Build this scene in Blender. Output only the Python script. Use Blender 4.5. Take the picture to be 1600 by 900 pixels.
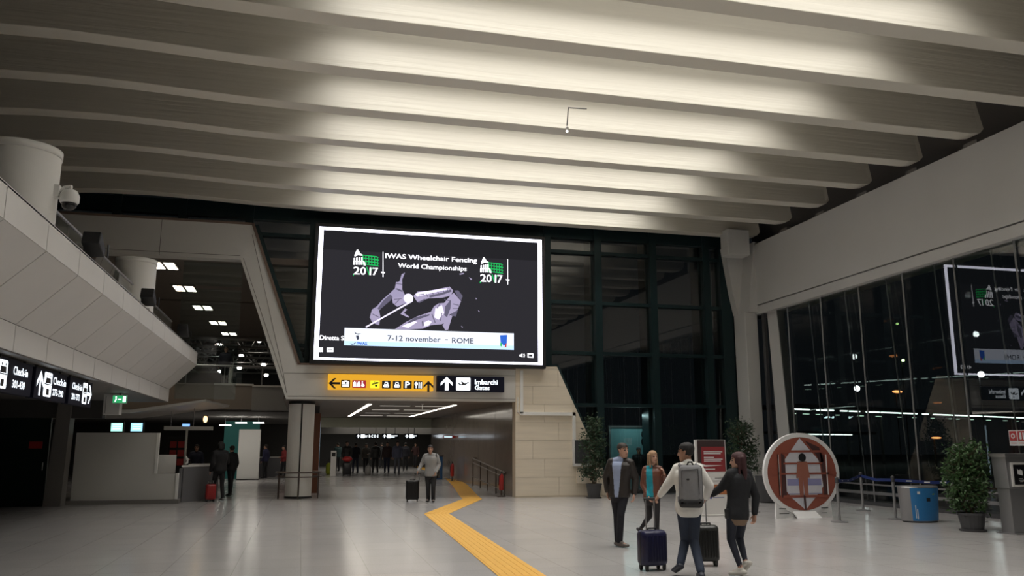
import bpy, bmesh, math, random
from mathutils import Vector, Matrix
random.seed(7)
S = bpy.context.scene
for o in list(bpy.data.objects): bpy.data.objects.remove(o)
C = S.collection
# ------------------------------------------------------------------ camera
F = 1300.0; PITCH = math.atan(245/1300); YAW = math.radians(14.0); HC = 1.7
cd = bpy.data.cameras.new('camera'); cam = bpy.data.objects.new('camera', cd); C.objects.link(cam)
cd.sensor_width = 36; cd.lens = 36*F/1600; cd.clip_end = 500; cd.clip_start = 0.05
cam.location = (0, 0, HC); cam.rotation_euler = (math.pi/2+PITCH, 0, -YAW)
S.camera = cam
# ------------------------------------------------------------------ world, exposure
w = bpy.data.worlds.new('night'); S.world = w; w.use_nodes = True
w.node_tree.nodes['Background'].inputs[0].default_value = (0.003, 0.0034, 0.004, 1)
w.node_tree.nodes['Background'].inputs[1].default_value = 1.0
S.view_settings.view_transform = 'Standard'; S.view_settings.look = 'None'
S.view_settings.exposure = 0.40; S.view_settings.gamma = 1; S.view_settings.use_curve_mapping = False
# beam geometry: period and first/last beam along the hall
HZ = 9.2; PER = 2.1; YLAST = 26.55; NB = 19
BEAM_Y = [YLAST-PER*k for k in range(NB)]           # near bottom edge of every beam
COVE_W = 13.0; DOWN_W = 104.0
def area(name, loc, rot, sx, sy, power, col=(1, .965, .905)):
    l = bpy.data.lights.new(name, 'AREA'); l.shape = 'RECTANGLE'; l.size = sx; l.size_y = sy
    l.energy = power; l.color = col
    o = bpy.data.objects.new(name, l); C.objects.link(o); o.location = loc; o.rotation_euler = rot
    return o
# beam troughs: cove lamp strips shining on the next beam, plus added downward fill
for y in BEAM_Y[1:17]:
    area('cove_lamp', (5.85, y+1.35, 10.3), (math.radians(90), 0, 0), 11.2, .12, COVE_W)
    area('trough_lamp', (5.85, y+1.3, 10.6), (0, 0, 0), 11.2, .3, DOWN_W).data.spread = math.radians(114)  # unseen fill added to brighten the floor and, by bounce, the beam undersides
# ------------------------------------------------------------------ pixel helpers (distance always from floor / wall planes)
def ray(px, py):
    x = (px-800)/F; u = (450-py)/F; c, s = math.cos(PITCH), math.sin(PITCH)
    fy = c-u*s; uz = s+u*c
    return Vector((x*math.cos(YAW)+fy*math.sin(YAW), -x*math.sin(YAW)+fy*math.cos(YAW), uz))
O0 = Vector((0, 0, HC))
def onY(px, py, Y): r = ray(px, py); return O0+r*(Y/r.y)
def onX(px, py, X): r = ray(px, py); return O0+r*(X/r.x)
def onZ(px, py, Z=0.0): r = ray(px, py); return O0+r*((Z-HC)/r.z)
# ------------------------------------------------------------------ materials
MT = {}
def mat(name, col, rough=.6, metal=0, emit=None, es=1.0, noise=0, nscale=8, bump=0, bscale=40, stretch=(1, 1, 1), spec=.5):
    if name in MT: return MT[name]
    m = bpy.data.materials.new(name); m.use_nodes = True; nt = m.node_tree; b = nt.nodes['Principled BSDF']
    b.inputs['Base Color'].default_value = (*col, 1); b.inputs['Roughness'].default_value = rough
    b.inputs['Metallic'].default_value = metal; b.inputs['Specular IOR Level'].default_value = spec
    if emit:
        b.inputs['Emission Color'].default_value = (*emit, 1); b.inputs['Emission Strength'].default_value = es
    if noise or bump:
        tc = nt.nodes.new('ShaderNodeTexCoord'); mp = nt.nodes.new('ShaderNodeMapping'); mp.inputs['Scale'].default_value = stretch
        nt.links.new(tc.outputs['Object'], mp.inputs[0])
    if noise:
        n = nt.nodes.new('ShaderNodeTexNoise'); n.inputs['Scale'].default_value = nscale; n.inputs['Detail'].default_value = 5
        nt.links.new(mp.outputs[0], n.inputs['Vector'])
        mx = nt.nodes.new('ShaderNodeMix'); mx.data_type = 'RGBA'
        mx.inputs[6].default_value = (*[c*(1-noise) for c in col], 1); mx.inputs[7].default_value = (*[min(1, c*(1+noise)) for c in col], 1)
        nt.links.new(n.outputs['Fac'], mx.inputs[0]); nt.links.new(mx.outputs[2], b.inputs['Base Color'])
    if bump:
        n2 = nt.nodes.new('ShaderNodeTexNoise'); n2.inputs['Scale'].default_value = bscale; n2.inputs['Detail'].default_value = 4
        nt.links.new(mp.outputs[0], n2.inputs['Vector'])
        bp = nt.nodes.new('ShaderNodeBump'); bp.inputs['Strength'].default_value = bump; bp.inputs['Distance'].default_value = .03
        nt.links.new(n2.outputs['Fac'], bp.inputs['Height']); nt.links.new(bp.outputs[0], b.inputs['Normal'])
    MT[name] = m; return m
def emis(name, col, s=1.0): return mat(name, (0, 0, 0), .6, 0, col, s, spec=0)
def glassmat(name, tint, ior=1.5, boost=0.0):
    m = bpy.data.materials.new(name); m.use_nodes = True; nt = m.node_tree; nt.nodes.clear()
    out = nt.nodes.new('ShaderNodeOutputMaterial'); t = nt.nodes.new('ShaderNodeBsdfTransparent'); g = nt.nodes.new('ShaderNodeBsdfGlossy')
    t.inputs[0].default_value = (*tint, 1); g.inputs['Roughness'].default_value = 0.0; g.inputs[0].default_value = (1, 1, 1, 1)
    f = nt.nodes.new('ShaderNodeFresnel'); f.inputs[0].default_value = ior
    a = nt.nodes.new('ShaderNodeMath'); a.operation = 'ADD'; a.inputs[1].default_value = boost; a.use_clamp = True
    mx = nt.nodes.new('ShaderNodeMixShader'); nt.links.new(f.outputs[0], a.inputs[0]); nt.links.new(a.outputs[0], mx.inputs[0])
    nt.links.new(t.outputs[0], mx.inputs[1]); nt.links.new(g.outputs[0], mx.inputs[2]); nt.links.new(mx.outputs[0], out.inputs[0])
    MT[name] = m; return m
def floormat():
    m = mat('terrazzo', (.43, .415, .405), .18, 0, noise=.08, nscale=1.1, spec=.45)
    nt = m.node_tree; b = nt.nodes['Principled BSDF']
    tc = nt.nodes.new('ShaderNodeTexCoord'); br = nt.nodes.new('ShaderNodeTexBrick'); br.offset = 0
    br.inputs['Scale'].default_value = 1; br.inputs['Brick Width'].default_value = .9; br.inputs['Row Height'].default_value = .9
    br.inputs['Mortar Size'].default_value = .006; br.inputs['Color1'].default_value = (1, 1, 1, 1); br.inputs['Color2'].default_value = (.94, .94, .95, 1); br.inputs['Mortar'].default_value = (.72, .71, .70, 1)
    nt.links.new(tc.outputs['Object'], br.inputs['Vector'])
    sp = nt.nodes.new('ShaderNodeTexNoise'); sp.inputs['Scale'].default_value = 60; sp.inputs['Detail'].default_value = 3
    nt.links.new(tc.outputs['Object'], sp.inputs['Vector'])
    old = b.inputs['Base Color'].links[0].from_socket
    mu = nt.nodes.new('ShaderNodeMix'); mu.data_type = 'RGBA'; mu.blend_type = 'MULTIPLY'; mu.inputs[0].default_value = 1
    nt.links.new(old, mu.inputs[6]); nt.links.new(br.outputs['Color'], mu.inputs[7])
    ov = nt.nodes.new('ShaderNodeMix'); ov.data_type = 'RGBA'; ov.blend_type = 'OVERLAY'; ov.inputs[0].default_value = .25
    nt.links.new(mu.outputs[2], ov.inputs[6]); nt.links.new(sp.outputs['Fac'], ov.inputs[7]); nt.links.new(ov.outputs[2], b.inputs['Base Color'])
    return m
floormat()
mat('beam_paint', (.77, .735, .645), .5, noise=.05, nscale=1.5, bump=.55, bscale=1.0, stretch=(.4, 1, 10))
mat('girder_paint', (.62, .615, .60), .6, noise=.04, nscale=1)
mat('white_panel', (.73, .715, .695), .55, noise=.03, nscale=2)
mat('portal_grey', (.70, .69, .665), .6, noise=.04, nscale=2)
mat('white_paint', (.86, .855, .83), .45)
mat('travertine', (.80, .71, .575), .45, noise=.16, nscale=2.0, stretch=(.35, 1, 5))
mat('marble', (.24, .205, .18), .12, noise=.2, nscale=1.5)
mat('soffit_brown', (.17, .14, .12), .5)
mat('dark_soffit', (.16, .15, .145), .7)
mat('green_steel', (.012, .032, .036), .4, .3)
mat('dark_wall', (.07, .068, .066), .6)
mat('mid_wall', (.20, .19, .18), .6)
mat('pale_green_wall', (.52, .54, .44), .6)
mat('black', (.012, .012, .013), .5)
mat('black_gloss', (.012, .012, .014), .2)
mat('dark_grey', (.06, .06, .065), .5)
mat('steel', (.55, .55, .55), .3, .9)
mat('dull_steel', (.40, .40, .41), .38, .8)
mat('brown_steel', (.12, .095, .085), .35, .6)
mat('desk_grey', (.62, .615, .59), .5)
mat('counter_grey', (.14, .14, .15), .5)
mat('yellow_paving', (.72, .40, .07), .55, noise=.12, nscale=9)
mat('brown_wood', (.17, .06, .03), .45)
mat('rubber', (.03, .03, .03), .8)
mat('red', (.45, .03, .03), .4)
mat('ground', (.03, .03, .032), .8)
mat('teal_wall', (.02, .16, .15), .6)
mat('leaf', (.045, .10, .03), .45, noise=.45, nscale=5)
mat('leaf_dark', (.03, .065, .03), .45, noise=.45, nscale=5)
mat('stem', (.11, .08, .05), .8)
glassmat('facade_glass', (.80, .86, .85), 1.5, .025)
glassmat('curtain_glass', (.55, .66, .66), 1.5, .07)
glassmat('rail_glass', (.78, .82, .80), 1.5, .015)
# ------------------------------------------------------------------ mesh helpers
MW = {}                       # world matrix of every parent
class MB:
    def __init__(s): s.v = []; s.f = []
    def add(s, vs, fs):
        n = len(s.v); s.v += [Vector(a) for a in vs]; s.f += [tuple(i+n for i in f) for f in fs]; return s
    def box(s, a, b, M=None):
        (x0, y0, z0), (x1, y1, z1) = a, b
        vs = [Vector(p) for p in ((x0,y0,z0),(x1,y0,z0),(x1,y1,z0),(x0,y1,z0),(x0,y0,z1),(x1,y0,z1),(x1,y1,z1),(x0,y1,z1))]
        if M: vs = [M @ p for p in vs]
        return s.add(vs, [(0,3,2,1),(4,5,6,7),(0,1,5,4),(1,2,6,5),(2,3,7,6),(3,0,4,7)])
    def prism(s, pts, d):      # polygon of 3-D points swept by the vector d
        n = len(pts); d = Vector(d); p = [Vector(q) for q in pts]
        return s.add(p+[q+d for q in p], [tuple(range(n)), tuple(reversed(range(n, 2*n)))]+[(i, i+n, (i+1) % n+n, (i+1) % n) for i in range(n)])
    def loft(s, rings, cap=True):
        n = len(rings[0]); vs = [p for r in rings for p in r]; fs = []
        for k in range(len(rings)-1):
            for i in range(n): fs.append((k*n+i, k*n+(i+1) % n, (k+1)*n+(i+1) % n, (k+1)*n+i))
        if cap: fs += [tuple(reversed(range(n))), tuple(range((len(rings)-1)*n, len(rings)*n))]
        return s.add(vs, fs)
    def lathe(s, prof, c=(0, 0, 0), n=20, M=None):
        c = Vector(c); rs = []
        for r, z in prof:
            q = [c+Vector((r*math.cos(6.28318*i/n), r*math.sin(6.28318*i/n), z)) for i in range(n)]
            if M: q = [M @ p for p in q]
            rs.append(q)
        return s.loft(rs)
    def cap(s, a, b, ra, rb=None, n=10, flat=False):
        a = Vector(a); b = Vector(b); rb = ra if rb is None else rb; d = b-a; L = d.length
        d = d/L if L > 1e-6 else Vector((0, 0, 1))
        u = d.orthogonal().normalized(); v = d.cross(u); rs = []
        st = [(0, 1, 0)] if flat else [(-.95, .3, 0), (-.6, .8, 0), (0, 1, 0)]
        for t, k, _ in st: rs.append([a+d*(t*ra)+(u*math.cos(6.28318*i/n)+v*math.sin(6.28318*i/n))*ra*k for i in range(n)])
        for t, k, _ in reversed(st): rs.append([b-d*(t*rb)+(u*math.cos(6.28318*i/n)+v*math.sin(6.28318*i/n))*rb*k for i in range(n)])
        return s.loft(rs)
    def tube(s, pts, r, n=8):
        for a, b in zip(pts[:-1], pts[1:]): s.cap(a, b, r, r, n)
        return s
    def ell(s, c, rx, ry, rz, n=14, R=None):
        c = Vector(c); rs = []
        for k in range(1, 8):
            t = -math.pi/2+math.pi*k/8
            q = [Vector((rx*math.cos(t)*math.cos(6.28318*i/n), ry*math.cos(t)*math.sin(6.28318*i/n), rz*math.sin(t))) for i in range(n)]
            rs.append([c+(R @ p if R else p) for p in q])
        return s.loft(rs)
def mesh_of(mb, name, inv=None):
    me = bpy.data.meshes.new(name)
    me.from_pydata([inv @ v if inv else v for v in mb.v], [], mb.f)
    bm = bmesh.new(); bm.from_mesh(me); bmesh.ops.recalc_face_normals(bm, faces=bm.faces); bm.to_mesh(me); bm.free()
    return me
def tag(o, label=None, cat=None, group=None, kind=None):
    if label: o['label'] = label
    if cat: o['category'] = cat
    if group: o['group'] = group
    if kind: o['kind'] = kind
    return o
def thing(name, loc, label=None, cat=None, group=None, kind=None, rotz=0):
    o = bpy.data.objects.new(name, None); C.objects.link(o); o.location = loc; o.rotation_euler = (0, 0, rotz); o.empty_display_size = .2
    MW[o] = Matrix.Translation(Vector(loc)) @ Matrix.Rotation(rotz, 4, 'Z')
    return tag(o, label, cat, group, kind)
def obj(name, mb, m, parent=None, smooth=False, bevel=0, local=False, label=None, cat=None, group=None, kind=None):
    if parent is not None: M = MW[parent]
    else:
        xs = [v.x for v in mb.v]; ys = [v.y for v in mb.v]; zs = [v.z for v in mb.v]
        M = Matrix.Translation(((min(xs)+max(xs))/2, (min(ys)+max(ys))/2, min(zs)))
    me = mesh_of(mb, name, None if local else M.inverted())
    return link(name, me, m, parent, M, smooth, bevel, label, cat, group, kind)
def link(name, me, m, parent, M, smooth=False, bevel=0, label=None, cat=None, group=None, kind=None):
    o = bpy.data.objects.new(name, me); C.objects.link(o)
    if m and not me.materials: me.materials.append(MT[m] if isinstance(m, str) else m)
    if parent is not None: o.parent = parent
    else: o.matrix_world = M
    MW[o] = M
    if smooth:
        for p in me.polygons: p.use_smooth = True
    if bevel:
        b = o.modifiers.new('b', 'BEVEL'); b.width = bevel; b.segments = 2; b.limit_method = 'ANGLE'
    return tag(o, label, cat, group, kind)
def bx(a, b): return MB().box(a, b)
# text and flat print laid on a plane: origin P, axes U (right) and V (up)
_FT = {}
def text_mesh(t):
    if t in _FT: return _FT[t]
    cu = bpy.data.curves.new('t', 'FONT'); cu.body = t; cu.resolution_u = 3; o = bpy.data.objects.new('t', cu); C.objects.link(o)
    dg = bpy.context.evaluated_depsgraph_get(); me = bpy.data.meshes.new_from_object(o.evaluated_get(dg))
    vs = [v.co.copy() for v in me.vertices]; fs = [tuple(p.vertices) for p in me.polygons]
    bpy.data.objects.remove(o); bpy.data.curves.remove(cu); bpy.data.meshes.remove(me)
    _FT[t] = (vs, fs); return vs, fs
def text(t, P, U, V, wid, hei, m, parent, name='lettering', bold=0, kw={}):
    vs, fs = text_mesh(t); x0 = min(v.x for v in vs); x1 = max(v.x for v in vs); y0 = min(v.y for v in vs); y1 = max(v.y for v in vs)
    P = Vector(P); U = Vector(U); V = Vector(V); N = U.cross(V); inv = MW[parent].inverted()
    iv = sorted((min(vs[i].x for i in f), max(vs[i].x for i in f), f) for f in fs); words = []; xm = None
    for a, b, f in iv:                 # one mesh for each word
        if xm is None or a > xm+.2: words.append([]); xm = b
        words[-1].append(f); xm = max(xm, b)
    for wf_ in words:
        ix = sorted({i for f in wf_ for i in f}); mp = {i: k for k, i in enumerate(ix)}; mb = MB()
        for dx, dy in ([(0, 0)] if not bold else [(0, 0), (bold, 0), (-bold, 0), (0, bold)]):
            mb.add([P+U*((vs[i].x-x0)/(x1-x0)*wid+dx)+V*((vs[i].y-y0)/(y1-y0)*hei+dy)+N*(.0006*(len(mb.v) > 0)) for i in ix], [tuple(mp[i] for i in f) for f in wf_])
        me = bpy.data.meshes.new(name); me.from_pydata([inv @ v for v in mb.v], [], mb.f)
        o = link(name, me, m, parent, MW[parent], **kw)
    return o
class Plane:                  # draws flat print in plane coordinates (u, v), lifted off the surface layer by layer
    def __init__(s, P, U, V, parent): s.P = Vector(P); s.U = Vector(U).normalized(); s.V = Vector(V).normalized(); s.N = s.U.cross(s.V); s.par = parent
    def pt(s, u, v, l=1): return s.P+s.U*u+s.V*v+s.N*(.004*l)
    def poly(s, polys, m, name='print', l=1, label=None):
        inv = MW[s.par].inverted()
        for p in polys:
            me = bpy.data.meshes.new(name); me.from_pydata([inv @ s.pt(u, v, l) for u, v in p], [], [tuple(range(len(p)))])
            o = link(name, me, m, s.par, MW[s.par], label=label)
        return o
    def rect(s, rs, m, name='print', l=1, label=None): return s.poly([[(a, b), (c, b), (c, d), (a, d)] for a, b, c, d in rs], m, name, l, label)
    def text(s, t, u0, v0, u1, v1, m, l=1, name='lettering', bold=0): return text(t, s.pt(u0, v0, l), s.U, s.V, u1-u0, v1-v0, m, s.par, name, bold)
def disc(u, v, r, n=14, rv=None): return [(u+r*math.cos(6.28318*i/n), v+(rv or r)*math.sin(6.28318*i/n)) for i in range(n)]
def rrect(a, b, c, d, r, n=4):
    out = []
    for cx, cy, t0 in ((c-r, d-r, 0), (a+r, d-r, 90), (a+r, b+r, 180), (c-r, b+r, 270)):
        for k in range(n+1): t = math.radians(t0+90*k/n); out.append((cx+r*math.cos(t), cy+r*math.sin(t)))
    return out
def arrow(u, v, s, ang, th=.2):    # arrow with chevron head, pointing along ang
    pts = [[(0, -s*.5), (s*th/2, -s*.5), (s*th/2, s*.3), (-s*th/2, s*.3), (-s*th/2, -s*.5)], [(0, s*.5), (-s*.45, s*.05), (-s*.45, -s*.17), (0, s*.26), (s*.45, -s*.17), (s*.45, s*.05)]]
    c, n = math.cos(ang), math.sin(ang)
    return [[(u+x*c-y*n, v+x*n+y*c) for x, y in p] for p in pts]
# ================================================================== the setting
def clip(poly, a, b, c):       # keep a*x+b*y<=c
    out = []
    for i in range(len(poly)):
        p, q = poly[i], poly[(i+1) % len(poly)]; dp = a*p[0]+b*p[1]-c; dq = a*q[0]+b*q[1]-c
        if dp <= 0: out.append(p)
        if dp*dq < 0: t = dp/(dp-dq); out.append((p[0]+(q[0]-p[0])*t, p[1]+(q[1]-p[1])*t))
    return out
XR = 16.0; YW = 27.2; YC = 27.75
obj('floor', bx((-22, -14, -.15), (16.75, 28.5, 0)), 'terrazzo', kind='structure')
obj('floor_checkin', bx((-22, 28.5, -.15), (.7, 75, 0)), 'terrazzo', kind='structure')
RZ = .1
obj('floor_passage', MB().prism([(.7, 28.5, -.15), (.7, 28.5, 0), (.7, 33.5, RZ), (.7, 75, RZ), (.7, 75, -.15)], (10, 0, 0)), 'terrazzo', kind='structure')
# ---- ceiling: slab and one deep beam after another
ce = thing('ceiling', (0, 8, 9.2), kind='structure')
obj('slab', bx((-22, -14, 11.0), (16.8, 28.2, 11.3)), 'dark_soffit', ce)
ZX = [(-22, -.9), (-14, -.55), (-10.5, -.25), (-9, -.08), (-7.6, .05), (-6.4, .13), (-4.8, .16), (-3.66, .13), (-1.7, .05), (.5, .0), (6, 0), (14, 0), (15.6, 0), (15.88, .04), (16.0, .16)]
PROF = [(0, 0), (.45, 0), (.50, .12), (.48, .8), (.42, 1.85), (.30, 1.85), (.24, 1.2), (.12, .55), (.03, .15)]
def beam_mb(y0):
    rs = []
    for x, dz in ZX:
        rs.append([Vector((x, y0+py, HZ+pz+dz*(1 if pz < 1.8 else 0))) for py, pz in PROF])
    return MB().loft(rs)
b0 = obj('beam', beam_mb(BEAM_Y[0]), 'beam_paint', ce, bevel=.015)
for y in BEAM_Y[1:]:
    o = b0.copy(); C.objects.link(o); o.location.y = y-BEAM_Y[0]
# ---- right side: girder, glass facade
g = thing('wall_right', (16.1, 7, 0), kind='structure')
def strip(z0a, z0b, z1a, z1b, x0, x1): # along Y from -14 (a) to 27.6 (b)
    return MB().prism([(x0, -14, z0a), (x0, 27.7, z0b), (x0, 27.7, z1b), (x0, -14, z1a)], (x1-x0, 0, 0))
obj('girder', strip(6.92, 6.66, 9.25, 8.88, 15.75, 16.6), 'girder_paint', g)
obj('girder_lip', strip(6.58, 6.33, 6.88, 6.62, 15.77, 16.6), 'girder_paint', g)
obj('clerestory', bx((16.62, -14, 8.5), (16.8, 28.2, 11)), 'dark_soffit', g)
for k, y in enumerate(BEAM_Y[:14]):
    obj('beam_bearing', bx((15.80, y+.05, 8.9+.009*(26.5-y)), (16.0, y+.5, 9.0+.009*(26.5-y))), 'mid_wall', g)
wf = thing('window_2', (XR, 10, 0), kind='structure')
obj('bottom_rail', bx((XR-.05, -14, .30), (XR+.05, 27.4, .38)), 'dull_steel', wf)
obj('bottom_rail', bx((XR-.05, -14, .56), (XR+.02, 27.4, .60)), 'dull_steel', wf)
obj('sill', bx((XR-.12, -14, 0), (XR+.5, 27.4, .10)), 'dark_grey', wf)
ry = 25.02
while ry > -8:
    y2 = ry-1.9
    obj('pane', MB().add([(XR, ry, .1), (XR, y2, .1), (XR, y2, 6.5), (XR, ry, 6.5)], [(0, 1, 2, 3)]), 'facade_glass', wf)
    obj('outer_pane', MB().add([(XR+.38, ry, .1), (XR+.38, y2, .1), (XR+.12, y2, 6.5), (XR+.12, ry, 6.5)], [(0, 1, 2, 3)]), 'facade_glass', wf)
    obj('rod', MB().cap((XR-.04, ry, .1), (XR-.04, ry, 6.6), .022, n=8, flat=True), 'dull_steel', wf)
    obj('brace_rod', MB().cap((XR+.06, ry-1.1, 6.6), (XR+.34, ry-1.1, .1), .02, n=8, flat=True), 'dull_steel', wf)
    ry = y2
obj('pane', MB().add([(XR, 27.4, .1), (XR, 25.02, .1), (XR, 25.02, 6.5), (XR, 27.4, 6.5)], [(0, 1, 2, 3)]), 'facade_glass', wf)
# corner piers and the box under the last beam
tr = thing('trim_1', (15.4, 27.2, 0), kind='structure')
p = lambda x, y: onY(x, y, 26.9)
obj('pier', bx((15.35, 26.8, 0), (15.85, 27.6, 6.4)), 'girder_paint', tr, bevel=.02)
obj('capital', MB().prism([(15.75, 26.6, 9.0), (15.75, 27.7, 9.0), (15.4, 27.7, 6.4), (15.4, 26.6, 6.4)], (.4, 0, 0)), 'girder_paint', tr)
obj('capital_flare', MB().prism([(14.95, 27.3, 8.9), (15.8, 27.3, 8.9), (15.8, 27.3, 6.4), (15.36, 27.3, 6.4), (15.2, 27.3, 7.2)], (0, .4, 0)), 'girder_paint', tr)
obj('inclined_pier', MB().prism([(15.98, 26.0, .0), (15.98, 25.25, .0), (15.98, 25.75, 6.4), (15.98, 26.35, 6.4)], (.3, 0, 0)), 'girder_paint', tr)
obj('slim_post', bx((15.9, 26.45, 0), (16.0, 26.6, 6.4)), 'dark_grey', tr)
a = onY(1135, 373, 26.3); b = onY(1170, 400, 26.3)
obj('beam_end_box', bx((a.x, 26.2, b.z), (b.x, 26.75, a.z+.35)), 'girder_paint', bevel=.02, kind='structure')
# ---- back: green curtain wall, every pane an object
wb = thing('window_1', (0, YC, 0), kind='structure')
MX = [-16, -13.9, -11.9, -9.9, -7.95, -5.98, -4.03, -1.96, .1, 2.1, 4.1, 6.1, 8.18, 10.08, 12.21, 14.34, 15.9]
TZ = [0, 3.06, 4.87, 6.67, 8.5, 9.05, 11]
DIA = (4.4, 1.55)  # diagonal leg runs from (-2.0,8.6) to (-.45,4.2)
for i, x in enumerate(MX):
    z0 = 0 if x > 8 else (4.3 if x > 0 else 8.5)
    obj('mullion', bx((x-.13, YC-.12, z0), (x+.13, YC+.35, 11)), 'green_steel', wb)
    if x > 8: obj('mullion_fin', bx((x-.24, YC+.15, z0), (x-.13, YC+.75, 11)), 'green_steel', wb)
for i in range(len(MX)-1):
    for j in range(len(TZ)-1):
        x0, x1, z0, z1 = MX[i]+.13, MX[i+1]-.13, TZ[j]+.05, TZ[j+1]-.05
        if x1 < -2.2 and z1 < 8.6: continue
        if x0 < 8 and z0 < 3: continue
        if 0 < x0 < 8 and z0 < 4.2: z0 = 4.3
        pl = [(x0, z0), (x1, z0), (x1, z1), (x0, z1)]
        if x1 < .2 and x0 > -2.2: pl = clip(pl, -4.4, -1.55, -(4.4*-1.9+1.55*8.5))
        if len(pl) < 3: continue
        obj('pane', MB().add([(u, YC+.1, v) for u, v in pl], [tuple(range(len(pl)))]), 'curtain_glass', wb)
        if x0 > 8 or (z0 > 8) or x0 > -2.1:
            xa = x0-.0
            if x1 < .2 and x0 > -2.2: xa = max(x0, -1.9-(z1-8.5)*1.55/4.4)
            if xa < x1: obj('transom', bx((xa, YC-.06, TZ[j+1]-.06), (x1, YC+.2, TZ[j+1]+.06)), 'green_steel', wb)
obj('head_band', bx((-16, YC-.05, 9.02), (16, YC+.2, 9.5)), 'green_steel', wb)
obj('corner_fin', bx((14.9, YC-.1, 0), (15.35, YC+.6, 9)), 'green_steel', wb)
# lit vestibule with door number 3 behind the curtain wall
dv = thing('door_1', (10.9, 29.2, 0), kind='structure')
a = onY(953, 668, 29.2); b = onY(1016, 740, 29.2)
mat('frosted', (.20, .42, .44), .5)
obj('frosted_panel', bx((a.x, 29.2, .1), (b.x, 29.25, a.z)), 'frosted', dv)
obj('frame', MB().box((a.x-.07, 29.15, 0), (a.x, 29.3, a.z+.07)).box((b.x, 29.15, 0), (b.x+.07, 29.3, a.z+.07)).box((a.x, 29.15, a.z), (b.x, 29.3, a.z+.07)), 'steel', dv)
pn = Plane((0, 29.19, 0), (1, 0, 0), (0, 0, 1), dv)
q0 = onY(1013, 698, 29.19); q1 = onY(1002, 672, 29.19)
text('3', pn.pt(q0.x, q0.z), (-1, 0, 0), (0, 0, 1), q0.x-q1.x, q1.z-q0.z, 'black', dv, 'number', .02)
area('vestibule_lamp', ((a.x+b.x)/2, 28.7, 2.75), (math.radians(-20), 0, 0), 1.2, .2, 8, (.8, 1, 1))
# ---- portal frame in front of the upper hall
def py(*pts, Y=YW): return [onY(x, y, Y) for x, y in pts]
pf = thing('wall_back', (2, YW, 0), kind='structure')
t0 = onY(395, 350, YW); zt = t0.z; lb = onY(465, 570, YW); ib = onY(440, 602, YW); it = onY(376, 405, YW)
zl = 3.12; zi = 7.5; xR = 6.9
front = [(-16, YW, zt), (t0.x, YW, zt), (lb.x, YW, 4.2), (xR, YW, 4.2), (xR, YW, zl), (ib.x+.15, YW, zl), (ib.x, YW, 3.5), (it.x, YW, zi), (-16, YW, zi)]
obj('portal_frame', MB().prism(front, (0, .45, 0)), 'portal_grey', pf)
def bar(a, b, w, d, y): # thin bar in the plane of the portal
    a = Vector(a); b = Vector(b); t = (b-a).normalized(); n = Vector((-t.z, 0, t.x))*w/2
    return MB().prism([Vector((q.x, y, q.z)) for q in (a-n, b-n, b+n, a+n)], (0, d, 0))
mat('trim_brown', (.20, .14, .11), .5)
obj('edge_trim', bar((-16, 0, zt), (t0.x+.03, 0, zt), .07, .5, YW-.03), 'trim_brown', pf)
obj('edge_trim', bar((t0.x, 0, zt+.03), (lb.x+.04, 0, 4.2), .09, .5, YW-.03), 'trim_brown', pf)
obj('edge_trim', bar((lb.x+.02, 0, 4.22), (xR, 0, 4.22), .06, .3, YW-.03), 'trim_brown', pf)
obj('dark_flashing', bar((t0.x+.12, 0, zt), (lb.x+.16, 0, 4.25), .12, .3, YW+.1), 'green_steel', pf)
for a, b in (((t0.x+.0, zt-.35), (lb.x-.42, 3.9)), ((lb.x-.4, 3.92), (xR, 3.98)), ((ib.x+.2, 3.2), (xR, 3.2)), ((it.x-.02, zi+.12), (-16, zi+.12)), ((it.x+.08, zi+.05), (ib.x+.12, 3.5)), ((-4.55, zi), (-4.55, zt)), ((lb.x-.42, 3.9), (ib.x+.16, 3.3))):
    obj('panel_joint', bar((a[0], 0, a[1]), (b[0], 0, b[1]), .016, .01, YW-.006), 'mid_wall', pf)
obj('leg_reveal', MB().prism([(ib.x, YW+.45, 3.5), (it.x, YW+.45, zi), (it.x+.25, YW+.45, zi), (ib.x+.25, YW+.45, 3.5)], (0, 1.9, 0)), 'mid_wall', pf)
# travertine flank: separate slabs
mat('joint', (.56, .48, .37), .8)
ta = onY(870, 572, YW); tb = onY(962, 776, YW)
nx, nz = (ta.z-0), (tb.x-ta.x)      # edge line from (ta.x,ta.z) to (tb.x,0)
obj('backing', MB().prism([(xR, YW+.03, 0), (tb.x, YW+.03, 0), (ta.x, YW+.03, ta.z), (xR, YW+.03, 4.32)], (0, .4, 0)), 'joint', pf)
z = .04; k = 0
while z < 4.32:
    h = .60; x = xR-(.0, .5, .9)[k % 3]
    while x < tb.x:
        x1 = x+1.5; pl = [(max(x, xR)+.004, z+.004), (x1-.004, z+.004), (x1-.004, min(z+h, 4.32)-.004), (max(x, xR)+.004, min(z+h, 4.32)-.004)]
        if x1 > xR+.05:
            pl = clip(pl, nx, nz, nx*tb.x)
            if len(pl) > 2: obj('slab', MB().prism([(u, YW+random.uniform(-.003, .003), v) for u, v in pl][:0] or [(u, YW, v) for u, v in pl], (0, .03, 0)), 'travertine', pf)
        x = x1
    z += h; k += 1
obj('dark_flashing', bar((ta.x+.02, 0, ta.z+.04), (tb.x+.02, 0, 0), .07, .42, YW-.0), 'green_steel', pf)
obj('dark_flashing', bar((xR+.9, 0, 4.345), (ta.x+.05, 0, ta.z+.03), .05, .42, YW), 'green_steel', pf)
obj('skirting', bx((xR, YW-.015, 0), (tb.x, YW, .04)), 'joint', pf)
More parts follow.
